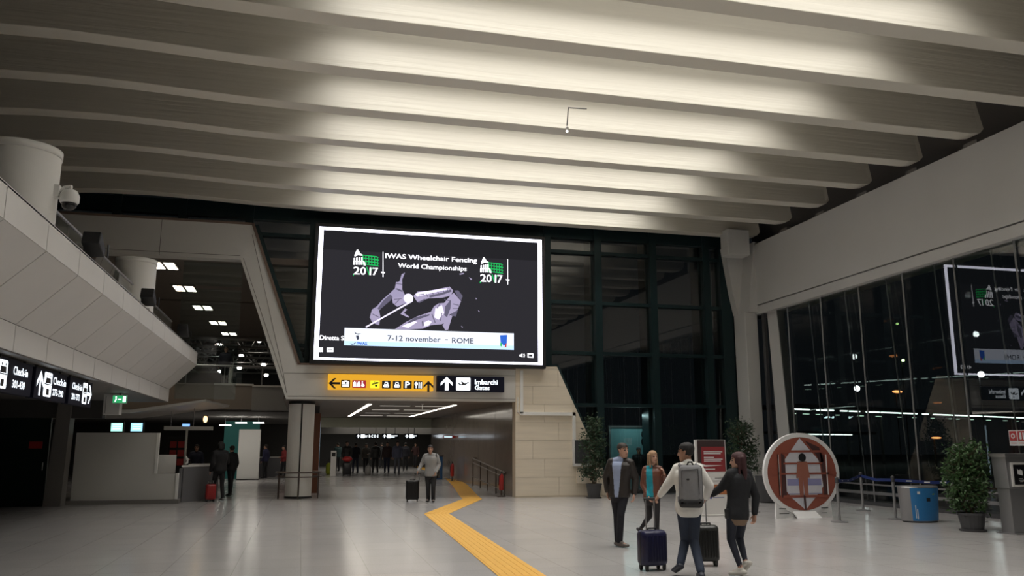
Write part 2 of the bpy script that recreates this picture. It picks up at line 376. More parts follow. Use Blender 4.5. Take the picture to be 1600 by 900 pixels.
# ---- passage
pw = thing('wall_passage', (3.8, 38, 0), kind='structure')
obj('marble_wall', bx((xR, YW+.44, 0), (xR+.35, 46, zl+.1)), 'marble', pw)
for y in (30.2, 33.2, 36.2, 39.2): obj('joint', bx((xR-.003, y, RZ), (xR, y+.015, zl)), 'dark_wall', pw)
obj('left_partition', bx((.45, 32, 0), (.62, 42, zl)), 'dark_wall', pw)
obj('wood_edge', bx((.40, 31.4, 0), (.66, 32, zl-.3)), 'brown_wood', pw)
obj('pale_beam', bx((-.5, 46.0, 2.62), (12, 46.4, 3.25)), 'pale_green_wall', pw)
obj('pale_soffit', bx((-.5, 52, 2.35), (14, 52.3, 3.0)), 'mid_wall', pw)
obj('far_wall', bx((-.5, 66, 0), (14, 66.2, 3.4)), 'dark_wall', pw)
obj('white_pier', bx((7.05, 44.2, 0), (7.55, 44.7, 3.1)), 'white_paint', pw)
obj('ceiling_passage', bx((-.6, YW+.45, zl), (xR+.4, 46, zl+.12)), 'soffit_brown', kind='structure')
obj('ceiling_far', bx((-.6, 46, 3.25), (14, 66, 3.35)), 'dark_soffit', kind='structure')
# ---- upper hall seen through the portal
uh = thing('ceiling_upper', (-8, 38, zi), kind='structure')
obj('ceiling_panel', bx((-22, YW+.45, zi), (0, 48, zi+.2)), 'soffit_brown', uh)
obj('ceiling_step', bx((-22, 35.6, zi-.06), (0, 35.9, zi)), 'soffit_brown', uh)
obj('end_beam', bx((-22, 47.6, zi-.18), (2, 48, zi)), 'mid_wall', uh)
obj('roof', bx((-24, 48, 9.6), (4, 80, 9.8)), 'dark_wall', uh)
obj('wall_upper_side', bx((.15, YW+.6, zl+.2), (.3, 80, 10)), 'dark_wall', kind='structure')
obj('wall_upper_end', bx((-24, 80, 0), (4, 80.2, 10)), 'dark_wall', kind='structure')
mz = thing('floor_upper', (-4, 36, 3.1), kind='structure')
obj('slab', bx((-22, 35.3, 3.4), (.1, 80, 3.95)), 'mid_wall', mz)
mat('fascia_brown', (.26, .21, .17), .5); mat('fascia_grey', (.42, .42, .41), .5); mat('fascia_mid', (.34, .30, .26), .5)
obj('fascia', bx((-12, 35.2, 3.07), (-3.42, 35.35, 4.05)), 'fascia_brown', mz)
obj('fascia', bx((-3.42, 34.9, 3.08), (-1.97, 35.35, 4.02)), 'fascia_mid', mz)
obj('fascia', bx((-1.97, 34.6, 3.05), (.1, 35.35, 3.95)), 'fascia_grey', mz)
obj('fascia_top', bx((-3.44, 34.85, 4.02), (-1.95, 35.4, 4.09)), 'white_paint', mz)
obj('fascia_top', bx((-1.97, 34.55, 3.95), (.1, 35.4, 4.02)), 'white_paint', mz)
obj('fascia_top', bx((-12, 35.15, 4.05), (-3.42, 35.4, 4.10)), 'fascia_mid', mz)
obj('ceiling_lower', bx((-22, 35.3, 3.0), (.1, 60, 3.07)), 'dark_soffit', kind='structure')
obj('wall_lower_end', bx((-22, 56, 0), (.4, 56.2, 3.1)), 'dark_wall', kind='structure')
# ---- left balcony clad in separate panels
bl = thing('balcony', (-4.5, 8, 3), kind='structure')
BX0, BX1, BY1 = -3.95, -3.22, 27.1
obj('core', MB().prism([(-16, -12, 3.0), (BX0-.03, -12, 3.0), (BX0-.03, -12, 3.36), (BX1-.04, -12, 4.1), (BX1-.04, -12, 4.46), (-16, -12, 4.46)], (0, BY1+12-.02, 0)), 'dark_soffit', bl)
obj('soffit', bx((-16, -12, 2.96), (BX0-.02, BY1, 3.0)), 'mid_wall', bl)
y = BY1; j = .012; n = 0
while y > 5.5:
    y2 = 25.45 if y == BY1 else y-1.57
    obj('lower_panel', bx((BX0-.03, y2+j, 2.98), (BX0, y-j, 3.35)), 'white_panel', bl)
    obj('sloped_panel', MB().prism([(BX0, y2+j, 3.36), (BX1, y2+j, 4.09), (BX1-.04, y2+j, 4.10), (BX0-.04, y2+j, 3.37)], (0, y-y2-2*j, 0)), 'white_panel', bl)
    obj('upper_panel', bx((BX1-.03, y2+j, 4.10), (BX1, y-j, 4.48)), 'white_panel', bl)
    y = y2
obj('end_cap', MB().prism([(-9, BY1, 2.98), (BX0, BY1, 2.98), (BX0, BY1, 3.36), (BX1, BY1, 4.1), (BX1, BY1, 4.48), (-9, BY1, 4.48)], (0, .04, 0)), 'white_panel', bl)
obj('coping', bx((BX1-.35, -12, 4.46), (BX1, BY1, 4.49)), 'white_panel', bl)
XRL = -3.85; D1 = onX(13, 450, -3.9).y; D2 = onX(210, 450, -3.9).y
br = thing('balcony_railing', (XRL, 19, 4.49), 'clear glass balcony railing with slim metal handrail between the white drums', 'railing')
for ya_, yb_, nn in ((D1+.5, D2-.5, 4), (D2+.5, 25.9, 3)):
    for k in range(nn):
        u0 = ya_+(yb_-ya_)*k/nn+.02; u1 = ya_+(yb_-ya_)*(k+1)/nn-.02
        obj('glass_pane', MB().add([(XRL, u0, 4.49), (XRL, u1, 4.49), (XRL, u1, 5.24), (XRL, u0, 5.24)], [(0, 1, 2, 3)]), 'rail_glass', br)
    obj('handrail', MB().tube([(XRL, ya_, 5.26), (XRL, yb_, 5.26)], .025), 'dull_steel', br)
obj('wall_left', bx((-22.2, -14, 0), (-22, 60, 11)), 'mid_wall', kind='structure')
obj('wall_rear', bx((-22, -14.2, 0), (16.8, -14, 11)), 'mid_wall', kind='structure')
# wall under the balcony beside the check-in: dark door, grey pier
obj('wall_checkin', MB().box((-16, 28.2, 0), (-8.6, 28.4, 3.0)).box((-8.6, 28.2, 2.6), (-6.4, 28.4, 3.0)), 'dark_wall', kind='structure')
dd = thing('door_2', (-7.6, 26.6, 0), kind='structure')
mat('dark_green_door', (.008, .022, .018), .35)
obj('leaf', bx((-10.5, 26.55, 0), (-6.95, 26.65, 2.45)), 'dark_green_door', dd)
obj('notice', bx((-7.46, 26.53, 1.6), (-7.12, 26.55, 1.79)), 'red', dd, label='small red notice on the dark door')
obj('handle', MB().tube([(-7.05, 26.5, 1.0), (-7.05, 26.5, 1.2)], .015), 'steel', dd)
obj('lintel', bx((-16, 26.4, 2.45), (-5.6, 26.8, 2.98)), 'dark_wall', dd)
obj('trim_2', MB().prism([(-6.9, 26.3, 0), (-6.45, 26.3, 0), (-6.4, 26.3, 2.98), (-6.75, 26.3, 2.98)], (0, .5, 0)), 'mid_wall', kind='structure')
# ---- outside: ground and a distant canopy with lamps
obj('ground_outside', bx((16.8, -40, -.3), (140, 140, -.12)), 'ground', kind='structure')
obj('ground_behind', bx((7.3, 28.5, -.2), (60, 140, -.1)), 'ground', kind='structure')
# ================================================================== fixed things
# ---- big video screen
YS = 26.95
a = onY(500, 353, YS); b = onY(847, 570, YS); c = onY(489, 562, YS); d = onY(847, 376, YS)
sx0, sx1, sz0, sz1 = (a.x+c.x)/2, (b.x+d.x)/2, (b.z+c.z)/2, (a.z+d.z)/2
sc = thing('video_screen', ((sx0+sx1)/2, YS, sz0), 'huge lit video screen showing two fencers in a white border', 'screen')
obj('housing', bx((sx0-.12, YS+.01, sz0-.12), (sx1+.12, YC-.13, sz1+.12)), 'black', sc)
emis('led_dark', (.022, .021, .025), 1); emis('led_white', (.86, .86, 1.0), 3.6); emis('led_text', (.95, .95, 1.0), 1.5)
emis('led_lav', (.42, .37, .54), .8); emis('led_lav2', (.30, .27, .40), 1); emis('led_lavd', (.11, .10, .15), 1); emis('led_lavl', (.75, .70, .9), 1.1)
emis('led_green', (.02, .62, .14), .7); emis('led_ban', (.82, .87, 1.0), .95); emis('led_ban2', (.45, .62, .85), 1.2); emis('led_ink', (.05, .055, .08), 1); emis('led_blue', (.03, .12, .55), 1)
emis('led_top', (.015, .0145, .017), 1); emis('led_red', (.5, .05, .05), 1)
obj('display', bx((sx0, YS, sz0), (sx1, YS+.02, sz1)), 'led_dark', sc)
pl = Plane((0, YS, 0), (1, 0, 0), (0, 0, 1), sc)
pp = lambda x, y: (lambda v: (v.x, v.z))(onY(x, y, YS))
wl, wr = .14, .15
pl.rect([(sx0, sz0, sx0+wl, sz1), (sx1-wr, sz0, sx1, sz1), (sx0, sz1-.10, sx1, sz1), (sx0, sz0, sx1, sz0+.07)], 'led_white', 'border', 2)
pl.rect([(sx0+wl, sz1-.75, sx1-wr, sz1-.12)], 'led_top', 'upper_band', 1)
Z7 = lambda zx, zy: pp(540+zx/5.714, 370+zy/5.714)
def zp(*pts): return [Z7(*q) for q in pts]
def zt_(t, x0, y0, x1, y1, m, l=3, bold=.006):   # text in zoom coordinates: left, bottom, right, top measured at the left end
    A = Z7(x0, y0); B = Z7(x0, y1); E_ = Z7(x1, (y0+y1)/2)
    pl.text(t, A[0], A[1], E_[0], B[1], m, l, bold=bold)
zt_('IWAS Wheelchair Fencing', 355, 203, 1172, 148, 'led_text', bold=.006)
zt_('World Championships', 468, 288, 1080, 235, 'led_text', bold=.005)
pl.poly([zp((480,400),(500,335),(530,320),(505,380),(505,470),(530,520),(600,540),(600,580),(520,600),(460,625),(420,590),(415,540),(380,560),(300,660),(310,710),(300,790),(240,770),(215,720),(235,650),(280,620),(330,560),(400,500),(440,460),(450,410))], 'led_lav2', 'left_fencer', 2)
pl.poly([zp((450,405),(505,405),(505,470),(440,460)), zp((420,545),(510,535),(520,590),(460,622),(425,590)), zp((235,655),(280,650),(310,710),(260,755),(220,720)), zp((490,690),(530,640),(550,650),(520,680),(570,715),(560,722))], 'led_lav', 'left_fencer_light', 3)
pl.poly([zp((400,512),(335,570),(285,640),(300,655),(400,570),(420,540)), zp((445,465),(470,480),(510,495),(505,480),(455,455))], 'led_lavd', 'left_fencer_shade', 3)
for x0_, y0_, x1_, y1_, w_ in ((655,520,700,512,7),(720,512,735,540,6),(775,500,790,530,6),(820,490,835,522,6),(870,478,885,512,6),(905,468,918,500,6),(560,770,580,745,6),(600,760,622,728,6),(650,735,668,705,6),(700,715,716,690,6),(770,690,800,770,8),(840,600,815,640,7),(860,680,845,750,7),(960,600,1010,612,7),(955,640,1005,640,6),(430,560,500,552,6),(440,600,480,560,6),(240,690,300,720,7),(450,420,505,425,6),(320,600,345,612,6),(880,560,940,575,6),(985,500,1020,545,6)):
    L_ = math.hypot(x1_-x0_, y1_-y0_); nx_, ny_ = -(y1_-y0_)/L_*w_/2, (x1_-x0_)/L_*w_/2
    pl.poly([zp((x0_-nx_, y0_-ny_), (x1_-nx_, y1_-ny_), (x1_+nx_, y1_+ny_), (x0_+nx_, y0_+ny_))], 'led_lavd', 'fold_line', 5)
A = Z7(560, 550); pl.poly([disc(A[0], A[1], .16, 16)], 'led_lavl', 'guard', 4)
pl.poly([zp((175,803),(185,812),(600,578),(592,566))], 'led_lavl', 'blade', 5)
pl.poly([zp((605,530),(640,490),(730,485),(930,445),(960,480),(940,525),(860,545),(740,550),(640,582)), zp((865,790),(930,700),(957,690),(915,830),(890,835)), zp((440,825),(540,760),(640,710),(760,670),(790,620),(830,595),(880,590),(940,520),(965,500),(1030,575),(1000,650),(960,700),(930,690),(900,760),(860,780),(760,790),(690,820),(560,828))], 'led_lav', 'right_fencer', 2)
pl.poly([zp((620,515),(650,495),(900,460),(920,470),(760,505),(640,535)), zp((800,640),(860,610),(880,680),(830,740),(790,720)), zp((690,770),(740,745),(770,760),(740,795),(700,800)), zp((500,800),(600,750),(640,760),(560,815))], 'led_lavl', 'right_fencer_light', 3)
pl.poly([zp((745,525),(860,500),(940,470),(945,490),(860,520),(750,545)), zp((550,765),(620,720),(750,690),(745,705),(630,745),(560,775)), zp((890,620),(940,560),(935,640),(905,720),(880,700)), zp((935,690),(1000,655),(985,712),(940,705)), zp((970,480),(1005,478),(1045,530),(1030,570),(990,520)), zp((640,585),(700,555),(720,558),(660,590)), zp((680,760),(690,745),(700,790),(685,800))], 'led_lavd', 'right_fencer_shade', 4)
pl.poly([zp((1015,330),(1050,322),(1060,330),(1020,340)), zp((1100,360),(1130,378),(1118,386)), zp((1160,545),(1172,552),(1164,560)), zp((1180,655),(1198,668),(1190,672)), zp((1030,795),(1048,805),(1040,812))], 'led_lav', 'specks', 2)
for ox, oy in ((0, 0), (1132, 66)):       # stadium emblem above the year, twice
    sc_ = 1 if ox == 0 else .9; q = lambda *pts: [Z7(70+(x-70)*sc_+ox, y+oy) for x, y in pts]
    gr = []; wh = []
    for k in range(6): x = 150+k*26; gr.append(q((x, 158+k*4), (x+8, 160+k*4), (x+10, 250+k*1), (x+2, 250+k*1)))
    for k in range(4): y = 160+k*26; gr.append(q((145, y), (285-abs(k-1)*4, y+14), (298, y+28 if k == 0 else y+22), (296, y+27), (150, y+7)))
    for k in range(4): x = 72+k*22; wh += [q((x, 190-k*3), (x+13, 188-k*3), (x+13, 215), (x, 215)), q((x-4, 224), (x+11, 224), (x+11, 252), (x-4, 250))]
    wh += [q((78, 165), (98, 120), (110, 116), (132, 150), (150, 160), (150, 170), (110, 165), (80, 178)), q((70, 215), (160, 215), (162, 223), (68, 223)), q((155, 220), (172, 225), (180, 258), (160, 255))]
    pl.poly(gr, 'led_green', 'emblem_grid', 3); pl.poly(wh, 'led_text', 'emblem_arches', 4)
    for ch, x0, x1, m in (('2', 70, 125, 'led_text'), ('0', 132, 180, 'led_text'), ('1', 214, 226, 'led_text'), ('7', 240, 288, 'led_text')):
        X0 = 70+(x0-70)*sc_+ox; A = Z7(X0, 335+oy+(x0-70)*.055); B = Z7(X0, 268+oy+(x0-70)*.055); E_ = Z7(70+(x1-70)*sc_+ox, 300+oy); pl.text(ch, A[0], A[1], E_[0], B[1], m, 4, 'year', .007)
    pl.poly([q((182, 268), (192, 268), (215, 335), (205, 338)), q((232, 275), (242, 275), (216, 342), (206, 342)), q((66, 330), (76, 330), (72, 350), (64, 348))], 'led_green', 'year_green', 3)
    pl.poly([q((331+(0 if ox == 0 else 8), 135), (337+(0 if ox == 0 else 8), 135), (338+(0 if ox == 0 else 8), 360), (330+(0 if ox == 0 else 8), 360)), q((315+(0 if ox == 0 else 8), 312), (352+(0 if ox == 0 else 8), 316), (350+(0 if ox == 0 else 8), 328), (318+(0 if ox == 0 else 8), 324))], 'led_text', 'foil', 3)
Z3 = lambda zx, zy: pp(480+zx/3.75, 340+zy/3.75)
A = Z3(215, 748); B = Z3(1210, 680); 
pl.rect([(A[0], A[1], B[0], Z3(215, 646)[1])], 'led_ban', 'banner', 5)
pl.rect([(A[0], A[1], B[0], A[1]+.14)], 'led_ban2', 'banner_foot', 6)
def z3t(t, x0, y0, x1, y1, m, l=7, bold=0): P0 = Z3(x0, y0); P1 = Z3(x0, y1); P2 = Z3(x1, y0); pl.text(t, P0[0], P0[1], P2[0], P1[1], m, l, bold=bold)
z3t('7-12 november', 470, 722, 780, 690, 'led_ink', 7, .004); z3t('-', 808, 718, 824, 714, 'led_ink'); z3t('ROME', 848, 736, 972, 704, 'led_ink', 7, .004)
z3t('IWAS', 290, 746, 350, 728, 'led_blue', 7, .006)
pl.poly([[Z3(*p) for p in ((275,668),(290,680),(318,680),(300,686),(282,682))], [Z3(*p) for p in ((248,738),(270,740),(285,728),(280,742),(262,746))], [Z3(*p) for p in ((285,692),(300,690),(305,708),(295,720),(288,706))]], 'led_ink', 'banner_mark', 7)
pl.poly([[Z3(*p) for p in ((1128,690),(1170,688),(1168,740),(1150,752),(1132,730))]], 'led_blue', 'crest', 7); pl.poly([[Z3(*p) for p in ((1130,730),(1140,738),(1138,758),(1130,752))]], 'led_green', 'crest_green', 8); pl.poly([[Z3(*p) for p in ((1158,745),(1168,735),(1166,760),(1156,760))]], 'led_red', 'crest_red', 8)
z3t('Diretta S', 74, 716, 214, 690, 'led_text', 3, .006)
ic = [[Z3(*p) for p in ((x, 760), (x+8, 760), (x+8, 788), (x, 788))] for x in (71, 84)]
ic += [[Z3(*p) for p in ((115, 762), (154, 762), (154, 788), (115, 788))], [Z3(*p) for p in ((1290, 795), (1325, 797), (1325, 822), (1290, 820))], [Z3(*p) for p in ((1243, 803), (1250, 803), (1260, 795), (1260, 820), (1250, 813), (1243, 813))], [Z3(*p) for p in ((1265, 800), (1272, 797), (1275, 808), (1272, 820), (1265, 816), (1269, 808))]]
pl.poly(ic, 'led_text', 'player_icons', 3)
pl.poly([[Z3(*p) for p in ((121, 774), (148, 774), (148, 778), (121, 778))], [Z3(*p) for p in ((1297, 802), (1318, 803), (1318, 815), (1297, 814))]], 'led_dark', 'icon_marks', 4)
# ---- overhead signs on the portal
def signbox(name, px0, py0, px1, py1, Y, m, label, depth=.18):
    a = onY(px0, py0, Y); b = onY(px1, py1, Y)
    t = thing(name, ((a.x+b.x)/2, Y, b.z), label, 'sign')
    obj('sign_box', bx((a.x, Y, b.z), (b.x, Y+depth, a.z)), m, t, bevel=.01)
    return t, Plane((a.x, Y, b.z), (1, 0, 0), (0, 0, 1), t), b.x-a.x, a.z-b.z
emis('sign_yellow', (.85, .42, .03), .75); emis('sign_white', (.85, .93, 1.0), 1.5); emis('sign_lemon', (.80, .78, .03), 1.0); emis('sign_red', (.30, .02, .03), 1)
mat('sign_navy', (.008, .009, .022), .6, spec=.15); mat('ink', (.02, .015, .012), .6); emis('sign_inner', (.55, .75, .85), 1)
t, P, W, Hh = signbox('direction_sign', 513, 584, 677, 611, YW-.22, 'sign_yellow', 'long yellow lit direction sign with row of pictograms over the passage')
u = lambda zx: (zx-65)/(948-65)*W
v = lambda zy: (190-zy)/(190-45)*Hh
P.poly(arrow(u(117), v(132), .36, math.pi/2, .2), 'ink', 'arrow'); P.poly(arrow(u(905), v(146), .36, 0, .2), 'ink', 'arrow')
for zx0, zx1, m in ((172, 247, 'ink'), (264, 378, 'sign_red'), (412, 492, 'sign_lemon'), (511, 583, 'ink'), (602, 672, 'ink'), (690, 762, 'ink'), (780, 853, 'ink')):
    P.poly([rrect(u(zx0), v(172), u(zx1), v(100), .02)], m, 'pictogram', 1)
P.poly([[(u(180), v(140)), (u(238), v(140)), (u(238), v(113)), (u(180), v(113))], [(u(182), v(163)), (u(236), v(163)), (u(236), v(147)), (u(182), v(147))], [(u(198), v(112)), (u(222), v(112)), (u(222), v(106)), (u(198), v(106))]], 'sign_white', 'baggage_symbol', 2)
P.poly([disc(u(210), v(127), .035)], 'ink', 'baggage_symbol', 3)
pe = []
for x in (283, 318): pe += [disc(u(x), v(112), .022, 8), [(u(x-13), v(160)), (u(x+13), v(160)), (u(x+10), v(120)), (u(x-10), v(120))]]
pe += [[(u(299), v(163)), (u(302), v(163)), (u(302), v(105)), (u(299), v(105))], disc(u(352), v(148), .05), disc(u(347), v(112), .02, 8), [(u(342), v(145)), (u(352), v(145)), (u(352), v(120)), (u(342), v(120))]]
P.poly(pe, 'sign_white', 'toilet_symbol', 2)
P.poly([[(u(425), v(140)), (u(478), v(128)), (u(482), v(115)), (u(455), v(115)), (u(450), v(128)), (u(428), v(130))], disc(u(462), v(148), .035), [(u(438), v(128)), (u(448), v(110)), (u(452), v(112)), (u(444), v(130))]], 'ink', 'vehicle_symbol', 2)
for x in (547, 637): P.poly([rrect(u(x-22), v(162), u(x+22), v(136), .02), [(u(x-16), v(134)), (u(x+16), v(134)), (u(x+12), v(112)), (u(x-12), v(112))]], 'sign_white', 'train_symbol' if x == 547 else 'taxi_symbol', 2); P.poly([disc(u(x-12), v(152), .014, 8), disc(u(x+12), v(152), .014, 8), [(u(x-10), v(132)), (u(x+10), v(132)), (u(x+8), v(120)), (u(x-8), v(120))]], 'ink', 'symbol_detail', 3)
P.text('P', u(708), v(164), u(745), v(108), 'sign_white', 2, 'parking_letter', .008)
P.poly([disc(u(800), v(125), .05, 12, .065), [(u(797), v(165)), (u(803), v(165)), (u(803), v(135)), (u(797), v(135))], [(u(820), v(165)), (u(828), v(165)), (u(828), v(108)), (u(820), v(108))], [(u(836), v(165)), (u(848), v(165)), (u(848), v(108)), (u(836), v(112))]], 'sign_white', 'restaurant_symbol', 2)
t, P, W, Hh = signbox('gate_sign', 683, 587, 788, 613, YW-.22, 'sign_navy', 'navy lit sign reading Imbarchi Gates with arrow and plane over the passage')
u = lambda zx: (zx-977)/(1533-977)*W
v = lambda zy: (200-zy)/(200-58)*Hh
P.poly(arrow(u(1056), v(128), .44, 0, .26), 'sign_white', 'arrow'); P.poly([rrect(u(1133), v(190), u(1250), v(70), .04)], 'sign_white', 'pictogram', 1)
P.poly([[(u(1145), v(125)), (u(1152), v(120)), (u(1172), v(132)), (u(1205), v(125)), (u(1232), v(108)), (u(1238), v(113)), (u(1212), v(136)), (u(1180), v(143)), (u(1162), v(140))], [(u(1182), v(130)), (u(1172), v(106)), (u(1180), v(106)), (u(1208), v(128))], [(u(1172), v(166)), (u(1224), v(170)), (u(1224), v(167)), (u(1172), v(163))]], 'ink', 'plane_symbol', 2)
P.text('Imbarchi', u(1288), v(132), u(1475), v(88), 'sign_white', 2, 'lettering', .006); P.text('Gates', u(1288), v(181), u(1408), v(142), 'sign_white', 2, 'lettering', .006)
# ---- three check-in signs hanging under the balcony edge (they face the hall)
XS = -4.12
def checkin(y0, y1, num, lab, arrowdir):
    t = thing('checkin_sign', (XS, (y0+y1)/2, 2.43), lab, 'sign')
    obj('sign_box', bx((XS-.12, y0, 2.43), (XS, y1, 2.92)), 'sign_navy', t, bevel=.008)
    obj('hanger', MB().box((XS-.08, y0+.2, 2.92), (XS-.04, y0+.24, 2.96)).box((XS-.08, y1-.24, 2.92), (XS-.04, y1-.2, 2.96)), 'dark_grey', t)
    W = y1-y0; P = Plane((XS, y0, 2.43), (0, 1, 0), (0, 0, 1), t)
    off = 0.06*W
    if arrowdir == 'up': P.poly(arrow(.15*W, .25, .40, 0, .2), 'sign_white', 'arrow'); i0, t0_ = .26, .54
    elif arrowdir == 'right': i0, t0_ = .56, .10
    else: i0, t0_ = .02, .42
    iw = .24 if arrowdir != 'right' else .2
    P.poly([rrect(i0*W, .05, (i0+iw)*W, .45, .04)], 'sign_white', 'pictogram', 1)
    c = (i0+iw/2)*W
    P.poly([disc(c-.05*W, .39, .022, 8), disc(c+.05*W, .39, .022, 8), [(c-.085*W, .27), (c+.085*W, .27), (c+.07*W, .36), (c-.07*W, .36)], [(i0*W+.02, .245), ((i0+iw)*W-.02, .245), ((i0+iw)*W-.02, .262), (i0*W+.02, .262)], rrect(c-.045*W, .08, c+.045*W, .18, .015)], 'ink', 'desk_symbol', 2)
    if arrowdir == 'right': P.poly(arrow(.87*W, .25, .40, -math.pi/2, .16), 'sign_white', 'arrow')
    tw = .42 if arrowdir != 'right' else .40
    P.text('Check-in', t0_*W, .28, (t0_+tw)*W, .40, 'sign_white', 2, 'lettering', .004); P.text(num, t0_*W, .09, (t0_+tw*.85)*W, .20, 'sign_white', 2, 'lettering', .004)
ya = [onX(x, 610, XS).y for x in (-8, 48, 53, 103, 108, 144)]
checkin(ya[0], ya[1], '301-430', 'navy hanging sign reading Check-in 301-430', None)
checkin(ya[2], ya[3], '273-290', 'navy hanging sign reading Check-in 273-290 with up arrow', 'up')
checkin(ya[4], ya[5], '201-272', 'navy hanging sign reading Check-in 201-272 with right arrow', 'right')
# exit sign
mat('exit_body', (.7, .72, .7), .5); emis('exit_green', (.02, .30, .10), 1.0)
YE = 22.5; a = onY(176, 617, YE); b = onY(198, 631, YE)
t = thing('exit_sign', ((a.x+b.x)/2, YE, b.z), 'small green emergency exit sign under the balcony soffit', 'sign')
obj('sign_box', bx((a.x, YE, b.z), (b.x, YE+.06, a.z)), 'exit_body', t); obj('hanger', bx(((a.x+b.x)/2-.02, YE+.02, a.z), ((a.x+b.x)/2+.02, YE+.05, 2.96)), 'dark_grey', t)
P = Plane((a.x, YE, b.z), (1, 0, 0), (0, 0, 1), t); W = b.x-a.x; Hh = a.z-b.z
P.rect([(.04*W, .1*Hh, .96*W, .92*Hh)], 'exit_green', 'green_face', 1); P.rect([(.72*W, .2*Hh, .92*W, .85*Hh)], 'sign_white', 'door_symbol', 2)
P.poly([disc(.25*W, .75*Hh, .02, 8), [(.15*W, .2*Hh), (.22*W, .2*Hh), (.32*W, .55*Hh), (.24*W, .65*Hh)], [(.4*W, .45*Hh), (.62*W, .45*Hh), (.62*W, .55*Hh), (.4*W, .55*Hh)]], 'sign_white', 'runner_symbol', 2)
a = onY(163, 612, 22.8); b = onY(186, 648, 22.8)
t = thing('ceiling_cabinet', ((a.x+b.x)/2, 23, b.z), 'pale grey hanging cabinet behind the green exit sign', 'cabinet')
obj('case', bx((a.x, 22.8, b.z), (b.x, 23.1, 2.96)), 'white_panel', t, bevel=.01); obj('door_seam', bx((a.x+.05, 22.795, b.z+.04), (a.x+.06, 22.8, 2.9)), 'dark_grey', t)
# ---- drums on the balcony, CCTV dome, spotlights
def drum(y, r, ztop, lab):
    t = thing('ventilation_drum', (-3.9, y, 4.49), lab, 'column', 'white drums on the balcony')
    obj('shaft', MB().lathe([(r, 4.49), (r, ztop-.1)], (-3.9, y, 0), 110), 'white_paint', t)
    obj('rim', MB().lathe([(r+.015, ztop-.1), (r+.015, ztop), (r-.03, ztop)], (-3.9, y, 0), 40), 'white_paint', t)
    for p in t.children[0].data.polygons: p.use_smooth = len(p.vertices) == 4
drum(D1, .47, 5.72, 'large white cylindrical drum carrying a security camera on the balcony')
drum(D2, .44, 5.92, 'white cylindrical drum rising behind a spotlight at the balcony end')
cc = onY(109, 308, D1-.05); pw_ = Vector((-3.9+.47, D1-.05, cc.z)); ax = cc.x
t = thing('security_camera', (pw_.x, cc.y, cc.z), 'white dome security camera on a bracket beside the large drum', 'camera')
obj('wall_plate', bx((pw_.x-.03, cc.y-.07, cc.z-.02), (pw_.x+.05, cc.y+.07, cc.z+.15)), 'white_paint', t)
obj('bracket', MB().tube([(pw_.x+.03, cc.y, cc.z+.05), (pw_.x+.1, cc.y, cc.z+.13), (ax, cc.y, cc.z+.15), (ax, cc.y, cc.z+.09)], .026), 'white_paint', t, smooth=True)
obj('housing', MB().lathe([(.03, .11), (.09, .09), (.125, .02), (.125, -.07), (.11, -.09)], (ax, cc.y, cc.z), 20), 'white_paint', t, smooth=True)
obj('dome', MB().lathe([(.10, -.09), (.09, -.14), (.055, -.18), (.01, -.19)], (ax, cc.y, cc.z), 20), 'black_gloss', t, smooth=True)
for px, py_, lab in ((137, 403, 'black spotlight on balcony edge below the large drum'), (226, 471, 'black spotlight on balcony edge in front of the far drum'), (282, 516, 'black spotlight on balcony edge nearest the portal')):
    c = onX(px, py_, BX1-.1); t = thing('spotlight', (BX1-.1, c.y, 4.49), lab, 'spotlight', 'balcony spotlights')
    R = Matrix.Translation(Vector((BX1-.06, c.y, 4.72))) @ Matrix.Rotation(math.radians(-25), 4, 'X')
    obj('body', MB().prism([R @ Vector(q) for q in ((-.1, -.22, -.10), (-.1, .2, -.06), (-.1, .2, .08), (-.1, -.22, .12))], R.to_3x3() @ Vector((.26, 0, 0))), 'black', t, bevel=.015)
    obj('yoke', MB().box((BX1-.17, c.y-.03, 4.49), (BX1-.15, c.y+.03, 4.75)).box((BX1+.17, c.y-.03, 4.55), (BX1+.185, c.y+.03, 4.75)).box((BX1-.17, c.y-.03, 4.49), (BX1, c.y+.03, 4.51)), 'black', t)
# ---- upper hall: light panels, trusses, lamps, railing
emis('panel_light', (1.0, .86, .68), 5.0)
lab = ['nearest the portal opening', 'second back from the portal opening', 'third back from the portal opening', 'fourth back from the portal opening', 'deepest in the hall']
for k, (px, py_) in enumerate(((257, 414), (289, 450), (317, 480), (341, 504), (358, 521))):
    c = onZ(px, py_, zi); t = thing('ceiling_light', (c.x, c.y, zi), 'square twin ceiling light of the upper hall, '+lab[k], 'ceiling light', 'upper hall ceiling lights')
    obj('frame', bx((c.x-.42, c.y-.75, zi-.03), (c.x+.42, c.y+.75, zi)), 'dark_soffit', t)
    for sx in (-1, 1):
        for kx in (0, 1):
            for ky in (0, 1): x = c.x+sx*.2+(kx-.5)*.165; y = c.y+(ky-.5)*.55; obj('light_cell', bx((x-.07, y-.25, zi-.04), (x+.07, y+.25, zi-.03)), 'panel_light', t)
mat('truss_steel', (.30, .29, .27), .5)
for k, y in enumerate((50, 54, 58, 63, 68, 74)):
    t = thing('roof_truss', (-7, y, 7.3), 'steel roof truss in the far upper hall, number %s back from the ceiling end' % ('one', 'two', 'three', 'four', 'five', 'six')[k], 'truss', 'upper hall roof trusses')
    zb = 7.2+.1*k
    obj('bottom_chord', MB().cap((-20, y, zb), (2, y, zb), .07, n=6), 'truss_steel', t); obj('top_chord', MB().cap((-20, y, zb+1.3), (2, y, zb+1.3), .07, n=6), 'truss_steel', t)
    w_ = MB()
    for i in range(16): x = -20+i*1.375; w_.cap((x, y, zb), (x+.69, y, zb+1.3), .04, n=5); w_.cap((x+.69, y, zb+1.3), (x+1.375, y, zb), .04, n=5)
    obj('web', w_, 'truss_steel', t)
